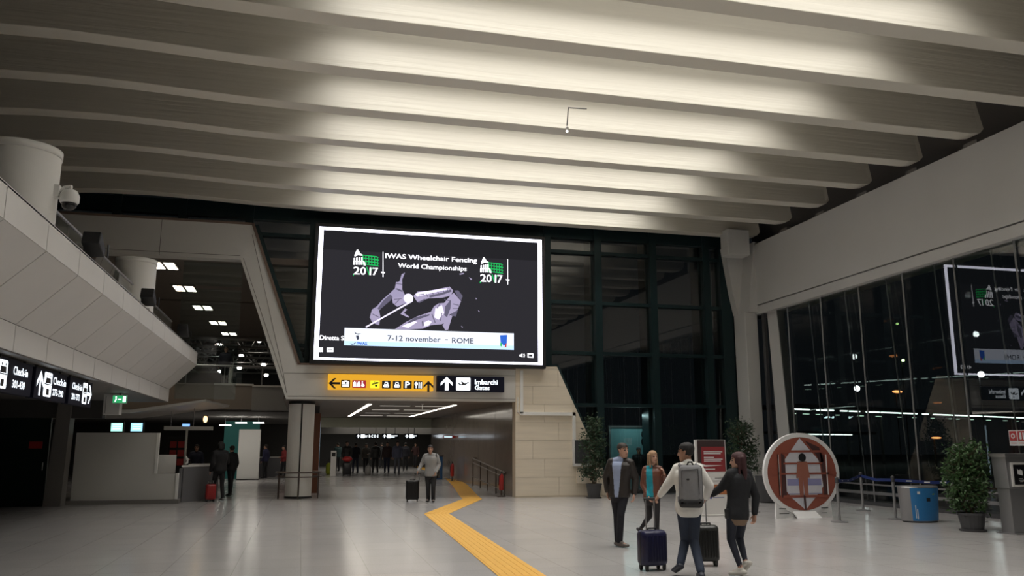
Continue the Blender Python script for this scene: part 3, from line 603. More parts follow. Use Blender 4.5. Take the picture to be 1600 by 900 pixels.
for k, x in enumerate((-9, -6.4, -3.8, -1.6)): obj('purlin', MB().cap((x, 49, 7.4), (x, 78, 7.9), .06, n=6), 'truss_steel', uh)
emis('lamp_white', (1, .95, .85), 14.0)
for k, (px, py_, y) in enumerate(((342, 539, 58), (405, 532, 54), (377, 556, 63), (412, 570, 63), (374, 575, 68), (416, 586, 68), (344, 580, 74))):
    c = onY(px, py_, y); t = thing('pendant_lamp', (c.x, y, c.z), 'bright round pendant lamp hanging under the roof trusses of the upper hall', 'lamp', 'truss pendant lamps')
    obj('shade', MB().lathe([(.07, .32), (.16, .22), (.2, .08)], c, 12), 'dark_grey', t); obj('bulb', MB().ell(c, .17, .17, .13), 'lamp_white', t); obj('rod', MB().cap(c+Vector((0, 0, .3)), (c.x, y, {54: 7.3, 58: 7.4, 63: 7.5, 68: 7.6, 74: 7.7}[y]), .015, n=5), 'dark_grey', t)
t = thing('upper_railing', (-5, 35.25, 4.05), 'glass railing with steel top rail along the upper hall edge', 'railing')
obj('top_rail', MB().tube([(-12, 35.25, 4.82), (.1, 35.25, 4.82)], .035), 'dull_steel', t)
for k in range(9): obj('post', MB().cap((-11.8+1.45*k, 35.25, 4.0), (-11.8+1.45*k, 35.25, 4.82), .025, n=6), 'dull_steel', t)
for k in range(8): obj('glass_pane', MB().add([(-11.75+1.45*k, 35.25, 4.12), (-10.4+1.45*k, 35.25, 4.12), (-10.4+1.45*k, 35.25, 4.74), (-11.75+1.45*k, 35.25, 4.74)], [(0, 1, 2, 3)]), 'rail_glass', t)
c = onY(361, 560, 40); tag(obj('upper_column', MB().cap((c.x, 40, 3.95), (c.x, 40, 5.6), .14, n=12, flat=True), 'white_paint'), 'slim white post standing behind the upper railing', 'post')
area('upper_hall_lamp', (-4.4, 38, 7.4), (0, 0, 0), 2, 18, 60, (1, .85, .68))
# ---- passage things
c = Vector((-.02, 28.75, 0))
t = thing('column', c, 'white round column with a black seam at the passage entrance', 'column')
obj('shaft', MB().lathe([(.42, .07), (.42, zl)], c, 36), 'white_paint', t); obj('base_ring', MB().lathe([(.44, 0), (.44, .07)], c, 36), 'black', t)
for p in t.children[0].data.polygons: p.use_smooth = len(p.vertices) == 4
obj('seam', bx((c.x-.02, c.y-.43, .1), (c.x+.03, c.y-.40, zl)), 'black', t); obj('collar', MB().lathe([(.43, zl-.1), (.43, zl)], c, 36), 'black', t)
t = thing('guard_rail', c, 'low curved steel guard rail ringing the white passage column', 'railing')
def ring(r, z, a0=0, a1=360): return [Vector((c.x+r*math.cos(math.radians(a0+(a1-a0)*k/24)), c.y+r*math.sin(math.radians(a0+(a1-a0)*k/24)), z)) for k in range(25)]
obj('upper_ring', MB().tube(ring(.72, .82), .025, 6), 'brown_steel', t); obj('lower_ring', MB().tube(ring(.72, .68), .02, 6), 'brown_steel', t)
for k in range(6): aa = math.radians(30+60*k); obj('post', MB().cap((c.x+.72*math.cos(aa), c.y+.72*math.sin(aa), 0), (c.x+.72*math.cos(aa), c.y+.72*math.sin(aa), .82), .022, n=6), 'brown_steel', t)
emis('tube_light', (1, .93, .8), 2.2)
pts = [((2.15, 30), (2.35, 44)), ((5.2, 30), (5.4, 43))]
for k, x in enumerate((2.3, 5.35)):
    t = thing('light_strip', (x, 37, zl), 'long broken ceiling light strip in the passage, '+('column side' if k == 0 else 'marble wall side'), 'ceiling light', 'passage light strips')
    for q in range(3): obj('tube', bx((x-.07, 30+q*4.6, zl-.02), (x+.07, 33.8+q*4.6, zl)), 'tube_light', t)
for k in range(4):
    for sx in (0, 1):
        x0 = 2.75+sx*1.3; y = 31+k*3.6
        t = thing('cross_light', (x0, y, zl), 'thin crosswise ceiling light bar between the two passage light strips', 'ceiling light', 'passage crosswise light bars')
        obj('tube', bx((x0, y, zl-.02), (x0+1.1, y+.10, zl)), mat('tube_dim', (.5, .48, .44), .4, 0, (1, .93, .8), .45), t); obj('housing', bx((x0-.05, y-.05, zl-.01), (x0+1.15, y+.15, zl)), 'dark_soffit', t)
area('passage_lamp', (3.6, 36, zl-.05), (0, 0, 0), 3.2, 14, 80, (1, .92, .8))
area('far_lamp', (5, 54, 3.1), (0, 0, 0), 6, 8, 120, (1, .95, .85))
area('far_hall_lamp', (4, 60, 3.1), (0, 0, 0), 7, 6, 35, (1, .95, .85))
t = thing('pull_cord', (4.1, 29.5, zl), 'thin white sensor rod hanging from the passage ceiling', 'sensor'); obj('rod', MB().cap((4.1, 29.5, zl), (4.1, 29.5, zl-.2), .012, n=6), 'white_paint', t); obj('plate', MB().lathe([(.05, zl-.02), (.05, zl)], (4.1, 29.5, 0), 10), 'white_paint', t)
for k, (x0, x1, tx, lb_) in enumerate(((556, 593, 'B C D E', 'far navy gate sign lettered B C D E beyond the crowd'), (597, 623, '', 'far navy gate sign with a line of small text beyond the crowd'), (632, 653, '', 'short far navy gate sign beside the white pier'))):
    Y = 48; a = onY(x0, 677.5, Y); b = onY(x1, 685.5, Y); t = thing('hanging_gate_sign', ((a.x+b.x)/2, Y, b.z), lb_, 'sign', 'far gate signs')
    obj('sign_box', bx((a.x, Y, b.z), (b.x, Y+.1, a.z)), 'sign_navy', t); P = Plane((a.x, Y, b.z), (1, 0, 0), (0, 0, 1), t); W = b.x-a.x; Hh = a.z-b.z
    obj('hanger', MB().box((a.x+.2, Y+.03, a.z), (a.x+.23, Y+.06, 3.25)).box((b.x-.23, Y+.03, a.z), (b.x-.2, Y+.06, 3.25)), 'dark_grey', t)
    P.poly(arrow(.14, Hh*.5, Hh*.7, 0, .25), 'sign_white', 'arrow'); P.poly([rrect(.28, .04, .28+Hh*.8, Hh-.04, .03)], 'sign_white', 'pictogram')
    if tx: P.text(tx, W*.55, Hh*.25, W*.95, Hh*.75, 'sign_white', 1, 'lettering', .006); P.rect([(W*.38, Hh*.55, W*.5, Hh*.65), (W*.38, Hh*.3, W*.48, Hh*.4)], 'sign_white', 'text_line')
    else: P.rect([(W*.45, Hh*.5, W*.92, Hh*.66), (W*.45, Hh*.25, W*.75, Hh*.36)], 'sign_white', 'text_line')
t = thing('handrail', (6.75, 30.5, 0), 'sloping brown steel handrail along the marble passage wall', 'railing')
hz = lambda y: max(0, min(RZ, (y-28.5)/5*RZ))
obj('top_rail', MB().tube([(6.72, 27.9, .78), (6.72, 28.5, .82), (6.72, 33.4, 1.17), (6.85, 33.4, 1.17)], .028), 'brown_steel', t); obj('mid_rail', MB().tube([(6.72, 28.0, .62), (6.72, 33.4, 1.0)], .02), 'brown_steel', t); obj('low_rail', MB().tube([(6.72, 28.0, .16), (6.72, 33.4, .45)], .02), 'brown_steel', t)
for y in (28.0, 29.3, 30.7, 32.0, 33.4): obj('post', MB().cap((6.72, y, hz(y)), (6.72, y, .8+(y-28.2)*.071), .02, n=6), 'brown_steel', t)
def extinguisher(x, y, z, lab, s=1):
    t = thing('fire_extinguisher', (x, y, z), lab, 'extinguisher')
    obj('cylinder', MB().lathe([(.05*s, .22*s), (.085*s, .24*s), (.085*s, .68*s), (.06*s, .76*s), (.025*s, .8*s)], (x, y, z), 16), 'red', t, smooth=True)
    obj('valve', MB().box((x-.02, y-.05, z+.8*s), (x+.02, y+.05, z+.86*s)).cap((x, y-.02, z+.84*s), (x, y-.12, z+.9*s), .012), 'black', t)
    obj('hose', MB().tube([(x, y-.05, z+.82*s), (x-.1, y-.06, z+.7*s), (x-.11, y-.06, z+.4*s)], .013, 6), 'black', t)
    obj('stand', MB().lathe([(.15*s, 0), (.15*s, .03), (.03, .05), (.025, .23*s)], (x, y, z), 14), 'brown_steel', t)
extinguisher(6.55, 27.75, 0, 'red fire extinguisher on a stand at the travertine corner', .95)
extinguisher(6.6, 37.5, RZ, 'small red fire extinguisher on the marble wall deep in the passage')
c = onZ(714, 742, RZ); mat('blue_bin', (.02, .10, .26), .4)
t = thing('recycling_bin', (6.3, 40, RZ), 'plain blue bin beside the marble wall deep in the passage', 'bin')
obj('body', MB().box((6.05, 39.8, RZ), (6.55, 40.3, 1.15)), 'blue_bin', t, bevel=.03); obj('lid', bx((6.02, 39.77, 1.15), (6.58, 40.33, 1.22)), 'dark_grey', t, bevel=.02)
t = thing('wall_sign', (6.85, 38.5, 2), 'red edged illuminated sign projecting from the marble wall', 'sign'); obj('plate', bx((6.35, 38.5, 2.0), (6.9, 38.55, 2.12)), 'red', t); obj('face', bx((6.38, 38.49, 2.03), (6.75, 38.5, 2.09)), 'sign_inner', t)
t = thing('light_column', (.85, 38, RZ), 'tall slim lit advertising edge at the passage left side', 'advert light'); obj('tube', bx((.66, 33.2, .3), (.70, 33.26, 2.6)), 'sign_inner', t); obj('casing', bx((.62, 33.15, RZ-.02), (.66, 33.3, 2.7)), 'black', t)
c = onZ(520, 744, RZ); t = thing('ticket_pillar', (c.x, c.y, RZ), 'slim pale grey ticket pillar beside the waiting crowd', 'pillar'); obj('post', bx((c.x-.14, c.y-.14, RZ), (c.x+.14, c.y+.14, RZ+1.3)), 'white_panel', t, bevel=.02); obj('screen', bx((c.x-.09, c.y-.15, RZ+1.0), (c.x+.09, c.y-.14, RZ+1.2)), 'black', t)
mat('lime', (.35, .40, .02), .5); c = onZ(514, 741, RZ); t = thing('caution_bag', (c.x, c.y, RZ), 'yellow green bag standing beside the ticket pillar', 'bag'); obj('bag', MB().lathe([(.14, 0), (.19, .1), (.18, .5), (.1, .62)], (c.x, c.y, RZ), 10), 'lime', t, smooth=True); obj('strap', MB().tube([(c.x-.08, c.y, RZ+.6), (c.x-.06, c.y, RZ+.8), (c.x+.06, c.y, RZ+.8), (c.x+.08, c.y, RZ+.6)], .015), 'black', t)
# ---- travertine wall fittings
t = thing('conduit', (7.1, YW-.04, 2.7), 'cream cable conduit running down and across the travertine wall', 'conduit')
cv = onY(815, 575, YW-.05).x; ch = onY(815, 646, YW-.05).z; cr = onY(899, 648, YW-.05).x
obj('riser', bx((cv-.05, YW-.07, ch), (cv+.05, YW, 4.16)), 'white_paint', t); obj('run', bx((cv-.05, YW-.07, ch-.06), (cr, YW, ch+.05)), 'white_paint', t); obj('drop', bx((cr-.1, YW-.07, 1.85), (cr, YW, ch+.05)), 'white_paint', t)
obj('thin_pipe', MB().tube([(cv-.13, YW-.02, 3.25), (cv-.13, YW-.02, ch+.05), (cv-.06, YW-.02, ch-.02)], .015, 6), 'white_paint', t)
t = thing('wall_cabinet', (9.15, YW-.06, 1.06), 'dark framed wall cabinet on the travertine behind the potted tree', 'cabinet')
obj('door', bx((8.92, YW-.1, 1.08), (9.5, YW, 1.85)), 'dark_grey', t); obj('frame', MB().box((8.87, YW-.12, 1.04), (8.93, YW, 1.88)).box((8.87, YW-.14, 1.0), (9.55, YW, 1.08)), 'white_panel', t)
t = thing('socket_box', (9.2, YW-.06, .42), 'cream box on the travertine below the dark cabinet', 'box'); obj('box', bx((9.0, YW-.08, .43), (9.4, YW, .86)), 'travertine', t, bevel=.01); obj('lid_seam', bx((9.0, YW-.083, .8), (9.4, YW-.08, .81)), 'joint', t)
# ---- check-in desk, counter, canopy, monitors
t = thing('checkin_desk', (-4.9, 27.3, 0), 'tall plain grey stepped check-in desk panel under the balcony', 'desk')
obj('side_panel', MB().prism([(-6.37, 27.0, .12), (-3.5, 27.0, .12), (-3.5, 27.0, .86), (-4.17, 27.0, .86), (-4.12, 27.0, 2.05), (-6.37, 27.0, 2.05)], (0, .12, 0)), 'desk_grey', t)
obj('edge', MB().box((-4.17, 26.98, .86), (-4.1, 27.14, 2.05)).box((-3.56, 26.98, .12), (-3.49, 27.14, .87)), 'white_paint', t)
obj('plinth', bx((-6.9, 26.85, 0), (-3.42, 28.4, .12)), 'mid_wall', t); obj('back_return', bx((-6.37, 27.12, .12), (-6.25, 28.3, 2.05)), 'desk_grey', t)
obj('counter_front', bx((-3.5, 27.14, .12), (-3.42, 28.6, 1.0)), 'counter_grey', t)
obj('inner_shelf', bx((-4.15, 27.5, .86), (-3.66, 27.55, 1.4)), 'white_panel', t)
t = thing('service_counter', (-3.0, 28.6, 0), 'dark grey service counter with pale top beside the check-in desk', 'counter')
obj('front', MB().prism([(-3.4, 27.3, 0), (-2.6, 28.6, 0), (-2.6, 29.8, 0), (-3.4, 29.8, 0)], (0, 0, 1.04)), 'counter_grey', t); obj('top', MB().prism([(-3.45, 27.25, 1.04), (-2.55, 28.55, 1.04), (-2.55, 29.85, 1.04), (-3.45, 29.85, 1.04)], (0, 0, .05)), 'white_panel', t)
t = thing('lamp_display', (-3.38, 27.6, 1.09), 'small curved lit leaflet holder on the service counter', 'display'); obj('leaflet', MB().prism([(-3.40, 27.6, 1.09), (-3.33, 27.6, 1.15), (-3.33, 27.6, 1.28), (-3.40, 27.6, 1.36), (-3.42, 27.6, 1.36), (-3.36, 27.6, 1.22), (-3.42, 27.6, 1.09)], (0, .15, 0)), 'white_paint', t); obj('foot', bx((-3.44, 27.58, 1.09), (-3.32, 27.77, 1.11)), 'black', t)
t = thing('counter_canopy', (-5, 31, 2.8), 'flat grey upswept canopy over the service counter', 'canopy')
cz = 2.95
pts2 = [onZ(312, 629, cz+.1), onZ(344, 638, cz), onZ(262, 660, 2.7), onZ(150, 664, 2.62), onZ(150, 648, 2.75)]
P1 = onY(312, 628, 28.2); P2 = onY(344, 638, 29.5)
obj('roof', MB().add([(-3.0, 28.2, 3.05), (-2.55, 31.2, 3.0), (-5.5, 32.0, 2.62), (-9, 31.5, 2.55), (-9, 28.6, 2.6), (-5.2, 28.4, 2.68), (-3.0, 28.2, 3.12), (-2.5, 31.2, 3.08), (-5.5, 32.0, 2.72), (-9, 31.5, 2.65), (-9, 28.6, 2.7), (-5.2, 28.4, 2.78)], [(5, 4, 3, 2), (5, 2, 1, 0), (11, 8, 9, 10), (11, 6, 7, 8), (0, 1, 7, 6), (1, 2, 8, 7), (2, 3, 9, 8), (3, 4, 10, 9), (4, 5, 11, 10), (5, 0, 6, 11)]), 'white_panel', t)
for x in (-3.5, -4.2): obj('hanger', MB().cap((x, 29.8, 2.3), (x, 29.8, 2.95), .015, n=5), 'dull_steel', t)
obj('shelf', bx((-4.4, 29.7, 2.18), (-2.9, 30.1, 2.3)), 'white_panel', t); obj('post', MB().cap((-3.72, 30, 0), (-3.72, 30, 2.2), .04, n=8), 'white_panel', t)
emis('mon_mint', (.35, .75, .62), 1.3); emis('mon_blue', (.30, .62, .85), 1.3)
for k, (x0, x1, m, lb_) in enumerate(((174, 191, 'mon_mint', 'flight monitor with mint screen above the check-in desk'), (205, 222, 'mon_blue', 'flight monitor with pale blue screen above the check-in desk'))):
    Y = 28.6; a = onY(x0, 661, Y); b = onY(x1, 674, Y); t = thing('flight_monitor', ((a.x+b.x)/2, Y, b.z), lb_, 'monitor')
    obj('case', bx((a.x-.04, Y+.01, b.z-.05), (b.x+.04, Y+.12, a.z+.05)), 'black', t); obj('screen', bx((a.x, Y, b.z), (b.x, Y+.01, a.z)), m, t); obj('post', bx(((a.x+b.x)/2-.03, Y+.03, 1.9), ((a.x+b.x)/2+.03, Y+.08, b.z-.05)), 'black', t)
    pm = Plane((a.x, Y, b.z), (1, 0, 0), (0, 0, 1), t); pm.rect([(.05, .07+.07*q, b.x-a.x-.05, .085+.07*q) for q in range(3)], 'led_text', 'text_rows')
Y = 30.2
emis('shop_red', (.55, .03, .03), .5); emis('shop_blue', (.2, .4, .9), 1.2); emis('warm_glow', (1, .6, .25), 2.5)
t = thing('shop_screen', (-3.2, Y, 2.3), 'small red and blue screen under the canopy', 'screen'); a = onY(285, 662, Y); b = onY(296, 672, Y)
obj('case', bx((a.x-.02, Y, b.z-.02), (b.x+.02, Y+.05, a.z+.02)), 'black', t); obj('blue_half', bx((a.x, Y-.01, (a.z+b.z)/2), (b.x, Y, a.z)), 'shop_blue', t); obj('red_half', bx((a.x, Y-.01, b.z), (b.x, Y, (a.z+b.z)/2)), 'shop_red', t); obj('stem', bx((a.x, Y+.01, 2.3), (a.x+.03, Y+.04, b.z)), 'black', t)
t = thing('wall_lamp', (-2.95, 30.0, 2.3), 'warm frosted globe lamp at the canopy corner', 'lamp'); a = onY(321, 655, 30.0); obj('globe', MB().ell(a, .07, .07, .12), 'warm_glow', t); obj('cap', MB().lathe([(.08, .1), (.08, .14)], a, 10), 'dark_grey', t)
t = thing('merchandise_stand', (-4, 31.5, 0), 'dark shop stand with red goods behind the service counter', 'stand'); a = onY(264, 683, 31.5); b = onY(287, 725, 31.5)
obj('case', bx((a.x, 31.5, 0), (b.x, 31.9, a.z)), 'black', t)
for q in range(2):
    for r_ in range(3): obj('goods', bx((a.x+.06+q*.26, 31.46, 1.0+r_*.3), (a.x+.27+q*.26, 31.5, 1.22+r_*.3)), 'red', t)
# far lower hall: teal wall, grey partition, counters
a = onY(352, 650, 46); b = onY(402, 737, 46); t = thing('teal_partition', ((a.x+b.x)/2, 46, 0), 'teal wall panel deep in the lower check-in hall', 'partition'); obj('panel', bx((a.x, 46, 0), (b.x, 46.1, 2.9)), 'teal_wall', t); obj('red_poster', bx((b.x-.9, 45.98, 1.4), (b.x-.45, 46, 1.85)), 'red', t)
a = onY(374, 671, 44); b = onY(404, 737, 44); t = thing('grey_partition', ((a.x+b.x)/2, 44, 0), 'plain grey partition wall deep in the lower check-in hall', 'partition'); obj('panel', bx((a.x, 44, .05), (b.x, 44.3, a.z)), 'desk_grey', t); obj('foot', bx((a.x-.03, 43.97, 0), (b.x+.03, 44.33, .05)), 'black', t)
a = onY(405, 675, 48); b = onY(445, 735, 48); t = thing('far_counter', ((a.x+b.x)/2, 48, 0), 'dark counter against the end of the lower check-in hall', 'counter'); obj('body', bx((a.x, 48, 0), (b.x+.5, 48.6, 1.0)), 'counter_grey', t); obj('top', bx((a.x-.05, 47.95, 1.0), (b.x+.55, 48.65, 1.06)), 'desk_grey', t)
for k, (px, py_) in enumerate(((352, 664), (377, 660), (404, 660))):
    c = onY(px, py_, 42); t = thing('downlight', (c.x, 42, c.z), ('bright oblong downlight before the teal wall panel', 'bright oblong downlight above the grey partition wall', 'bright oblong downlight above the far counter')[k], 'lamp', 'lower hall downlights'); obj('tube', bx((c.x-.25, 41.9, c.z-.03), (c.x+.25, 42.1, c.z)), 'lamp_white', t); obj('rod', bx((c.x-.01, 41.99, c.z), (c.x+.01, 42.01, 3.02)), 'dark_grey', t)
area('lower_hall_lamp', (-4, 42, 2.95), (0, 0, 0), 8, 8, 60, (1, .92, .82))
# ---- hanging sensor on the ceiling
a = onZ(888, 167, HZ); b = onY(886, 204, a.y)
t = thing('hanging_sensor', (a.x, a.y, b.z), 'tiny white sensor hanging on a thin rod from a ceiling beam', 'sensor')
obj('arm', MB().tube([(a.x+.45, a.y+.05, HZ+.02), (a.x, a.y, HZ-.02), (b.x, a.y, b.z+.1)], .012, 6), 'dark_grey', t); obj('head', MB().ell((b.x, a.y, b.z+.05), .04, .04, .06), 'white_paint', t); obj('lens', MB().ell((b.x, a.y, b.z-.02), .025, .025, .025), 'lamp_white', t)
# ---- yellow tactile paving
tp = thing('tactile_paving', (3.5, 22, 0), 'zigzag yellow tactile guide path across the grey floor into the passage', 'tactile paving')
def seg(p, q, wd, z0=.004, z1=.004):
    p = Vector((p[0], p[1], 0)); q = Vector((q[0], q[1], 0)); d = (q-p).normalized(); n = Vector((-d.y, d.x, 0))
    obj('strip', MB().prism([p-n*wd/2+Vector((0, 0, z0)), q-n*wd/2+Vector((0, 0, z1)), q+n*wd/2+Vector((0, 0, z1)), p+n*wd/2+Vector((0, 0, z0))], (0, 0, .004)), 'yellow_paving', tp)
    for k in range(6):
        o_ = (k-2.5)*wd/6.3
        obj('rib', MB().prism([p+n*(o_-wd/26)+Vector((0, 0, z0+.004)), q+n*(o_-wd/26)+Vector((0, 0, z1+.004)), q+n*(o_+wd/26)+Vector((0, 0, z1+.004)), p+n*(o_+wd/26)+Vector((0, 0, z0+.004))], (0, 0, .004)), 'yellow_paving', tp)
A0 = onZ(800, 900); Wd = .62
P0 = Vector((3.32, 8.0, 0)); P1 = onZ(682, 803); P2 = onZ(738, 780)
A1 = onZ(815, 900)
dirn = (A1-P1); P0 = P1+dirn*1.3
seg((P0.x, P0.y), (P1.x+.0, P1.y), Wd); seg((P1.x, P1.y), (P2.x, P2.y), Wd)
P3 = onZ(703, 745, RZ); ix = lambda y: P2.x+(P3.x-P2.x)*(y-P2.y)/(P3.y-P2.y)
seg((P2.x, P2.y), (ix(28.5), 28.5), Wd); seg((ix(28.5), 28.5), (ix(33.5), 33.5), Wd, .004, RZ+.004); seg((ix(33.5), 33.5), (P3.x, P3.y), Wd, RZ+.004, RZ+.004)
P4 = onZ(650, 728, RZ); seg((P3.x, P3.y), (P4.x, P4.y), Wd, RZ+.004, RZ+.004)
# ---- hall right: round display, red poster stand, belts, bins, kiosk
Y = 18.2; a = onY(1253.5, 742, Y); R_ = 1.02; cx = a.x; cz = R_+.06+.0
cz = 1.0+.02
mat('board_white', (.80, .80, .80), .45); mat('board_red', (.30, .085, .055), .5, noise=.2, nscale=3); mat('board_dark', (.07, .03, .03), .5); mat('board_photo', (.62, .62, .68), .5, noise=.12, nscale=4); mat('board_skin', (.34, .13, .09), .5); mat('board_blue', (.30, .30, .52), .5)
t = thing('round_display', (cx, Y, 0), 'white round photo cut-out board with red ring and face hole', 'display board')
obj('board', MB().prism([(cx+R_*math.cos(6.28318*k/48), Y, cz+.0+R_*.945*math.sin(6.28318*k/48)) for k in range(48)], (0, .08, 0)), 'board_white', t)
obj('base', MB().prism([(cx-.76, Y+.01, 0), (cx+.76, Y+.01, 0), (cx+.72, Y+.01, .55), (cx-.72, Y+.01, .55)], (0, .06, 0)), 'board_white', t)
obj('foot', MB().prism([(cx-.32, Y-.22, 0), (cx+.32, Y-.22, 0), (cx+.30, Y+.0, .14), (cx-.30, Y+.0, .14)], (0, .05, 0)), 'board_white', t)
P = Plane((cx, Y, cz), (1, 0, 0), (0, 0, 1), t)
P.poly([disc(0, 0, .93, 48, .86)], 'board_red', 'red_disc', 1)
P.poly([[(-.02, .84), (.48, .30), (.55, -.3), (.3, -.58), (.03, -.85), (-.3, -.58), (-.55, -.3), (-.48, .3)]], 'board_photo', 'photo_field', 2)
P.poly([[(-.55, .48), (-.45, .42), (-.45, -.52), (-.58, -.55)], [(.52, .5), (.62, .42), (.66, -.5), (.55, -.52)], [(.12, .78), (.5, .62), (.6, .3), (.5, .2), (.42, .42)]], 'board_dark', 'photo_dark', 3)
P.rect([(-.42, -.48, .5, -.12)], 'board_blue', 'photo_blue', 3)
P.rect([(-.42, -.46, .5, -.28)], 'board_photo', 'photo_cloud', 4)
P.rect([(-.55, .50, .62, .55), (-.93, -.02, .93, .02), (-.55, -.56, .66, -.50), (-.68, -.5, -.63, .5), (.68, -.5, .73, .5), (-.5, .22, .55, .26)], 'board_red', 'frame_bars', 5)
P.rect([(-.66, -.5, -.62, .45), (.65, -.5, .68, .45)], 'board_white', 'frame_highlights', 5)
P.poly([[(-.13, .28), (.14, .28), (.19, -.1), (.13, -.1), (.12, -.52), (.02, -.52), (.005, -.15), (-.01, -.52), (-.11, -.52), (-.12, -.1), (-.18, -.1)]], 'board_skin', 'standing_figure', 6)
P.poly([[(-.015, -.5), (.035, -.5), (.05, -.85), (.0, -.85)]], 'board_dark', 'lower_bar', 6)
P.poly([disc(.01, .38, .10, 20)], 'black', 'face_hole', 7)
P.rect([(-.68, -.82, -.5, -.80), (-.68, -.93, -.42, -.915), (.45, -.82, .64, -.80), (.45, -.93, .6, -.915)], 'dark_grey', 'small_print', 3)
# red poster stand
Y = 19.2; a = onY(1087, 687, Y); b = onY(1134, 735, Y); x0, x1 = a.x, b.x
t = thing('poster_stand', ((x0+x1)/2, Y, 0), 'red and white information totem standing behind the walking couple', 'totem')
mat('poster_red', (.28, .03, .035), .5); mat('poster_dark', (.05, .03, .03), .5); mat('poster_orange', (.45, .16, .06), .5)
obj('panel', bx((x0-.02, Y, .0), (x1+.02, Y+.07, a.z)), 'white_panel', t); P = Plane((x0, Y, 0), (1, 0, 0), (0, 0, 1), t); W = x1-x0
P.rect([(.03, 1.05, W, a.z-.01)], 'poster_dark', 'poster_border', 1); P.rect([(.17*W, 1.05, W*.98, a.z-.17)], 'poster_red', 'poster_face', 2)
P.rect([(.25*W, 1.52-.045*k, (.9, .84, .88, .6)[k % 4]*W, 1.54-.045*k) for k in (0, 1, 3, 4, 5)]+[(.25*W, 1.1, .62*W, 1.12)], 'board_white', 'text_lines', 3)
P.poly([[(.0, 1.2), (.3*W, 1.17), (.9*W, 1.2), (.3*W, 1.21), (.1*W, 1.26)]], 'board_white', 'aircraft_shape', 3)
P.rect([(.5*W, .84, W*.95, .92)], 'board_white', 'label', 2); P.rect([(.3*W, .50, W, .74)], 'poster_orange', 'lower_photo', 1); P.rect([(.6*W, .885, .86*W, .90)], 'dark_grey', 'label_text', 3); P.rect([(.4*W, .40, .48*W, .45)], 'led_blue' if 0 else mat('logo_blue', (.05, .07, .3), .5), 'logo', 1); P.rect([(.52*W, .42, .9*W, .435)], MT['logo_blue'], 'logo_text', 1)
obj('foot', bx((x0-.08, Y-.12, 0), (x1+.08, Y+.2, .03)), 'white_panel', t)
# belt barriers
mat('belt_blue', (.012, .03, .16), .5)
def stanchion(p, q, lab):
    t = thing('belt_post', (p[0], p[1], 0), lab, 'barrier post', 'belt barrier posts'); x, y = p
    obj('base', MB().lathe([(.18, 0), (.18, .015), (.04, .04)], (x, y, 0), 20), 'dull_steel', t); obj('pole', MB().lathe([(.033, .02), (.033, .95)], (x, y, 0), 12), 'dull_steel', t, smooth=False); obj('head', MB().lathe([(.042, .85), (.042, .97), (.02, .99)], (x, y, 0), 12), 'dark_grey', t)
    if q:
        A = Vector((x, y, .93)); B = Vector((q[0], q[1], .93)); m_ = (A+B)/2-Vector((0, 0, .05)); mb = MB()
        for s, e in ((A, m_), (m_, B)): d = Vector((-(e-s).y, (e-s).x, 0)).normalized()*.003; mb.prism([s-d, e-d, e-d-Vector((0, 0, .07)), s-d-Vector((0, 0, .07))], 2*d)
        bo = obj('belt', mb, 'belt_blue', t)
        L = (B-A); n = Vector((L.y, -L.x, 0)).normalized()*-.006
        if n.y > 0: n = -n
        for f in (.2, .42, .62, .84):
            c = A+L*f-Vector((0, 0, .05*min(1, 2*min(f, 1-f))+.035)); u_ = L.normalized()*.06; obj('belt_print', MB().add([c-u_+n-Vector((0, 0, .012)), c+u_+n-Vector((0, 0, .012)), c+u_+n+Vector((0, 0, .012)), c-u_+n+Vector((0, 0, .012))], [(0, 1, 2, 3)]), 'board_white', bo)
s1 = onZ(1312, 816); s2 = onZ(1400, 812); s3 = onZ(1349, 798); s4 = onZ(1530, 815); s0 = onZ(1176, 800)
stanchion((s1.x, s1.y), (s3.x, s3.y), 'steel belt post beside the round display board')
stanchion((s3.x, s3.y), (s2.x, s2.y), 'steel belt post close to the glass between two other posts')
stanchion((s2.x, s2.y), (s4.x, s4.y), 'steel belt post behind the steel and blue bin')
stanchion((s4.x, s4.y), None, 'steel belt post behind the leafy potted ficus')
stanchion((s0.x, s0.y), (10.4, s0.y+.6), 'steel belt post between totem and round display board')
# steel and blue bin
mat('bin_blue', (.03, .20, .48), .35)
c = onZ(1453, 817); c = Vector((c.x, c.y+.3, 0)); t = thing('waste_bin', c, 'oval steel waste bin with bright blue front beside the glass wall', 'bin')
def oval(rx, ry, z, a0=0, a1=360, n=36): return [Vector((c.x+rx*math.cos(math.radians(a0+(a1-a0)*k/n)), c.y+ry*math.sin(math.radians(a0+(a1-a0)*k/n)), z)) for k in range(n if a1-a0 == 360 else n+1)]
obj('body', MB().loft([oval(.42, .30, .03), oval(.47, .33, .76)]), 'dull_steel', t, bevel=0); obj('base', MB().loft([oval(.40, .28, 0), oval(.40, .28, .03)]), 'black', t); obj('top', MB().loft([oval(.47, .33, .76), oval(.46, .32, .785)]), 'steel', t)
lo, hi = oval(.424, .304, .04, -142, -35, 14), oval(.474, .334, .75, -142, -35, 14); fr = MB()
fr.add(lo+hi, [(i, i+1, i+16, i+15) for i in range(14)]); obj('blue_front', fr, 'bin_blue', t, smooth=True)
pb = Plane((0, 0, 0), (1, 0, 0), (0, 0, 1), t)
def onbin(ang, z): k = .424+(.05)*(z-.04)/.71+.006; k2 = .304+.03*(z-.04)/.71+.006; return Vector((c.x+k*math.cos(math.radians(ang)), c.y+k2*math.sin(math.radians(ang)), z))
def binmark(a0, a1, z0, z1, m, nm): obj(nm, MB().add([onbin(a0, z0), onbin(a1, z0), onbin(a1, z1), onbin(a0, z1)], [(0, 1, 2, 3)]), m, t)
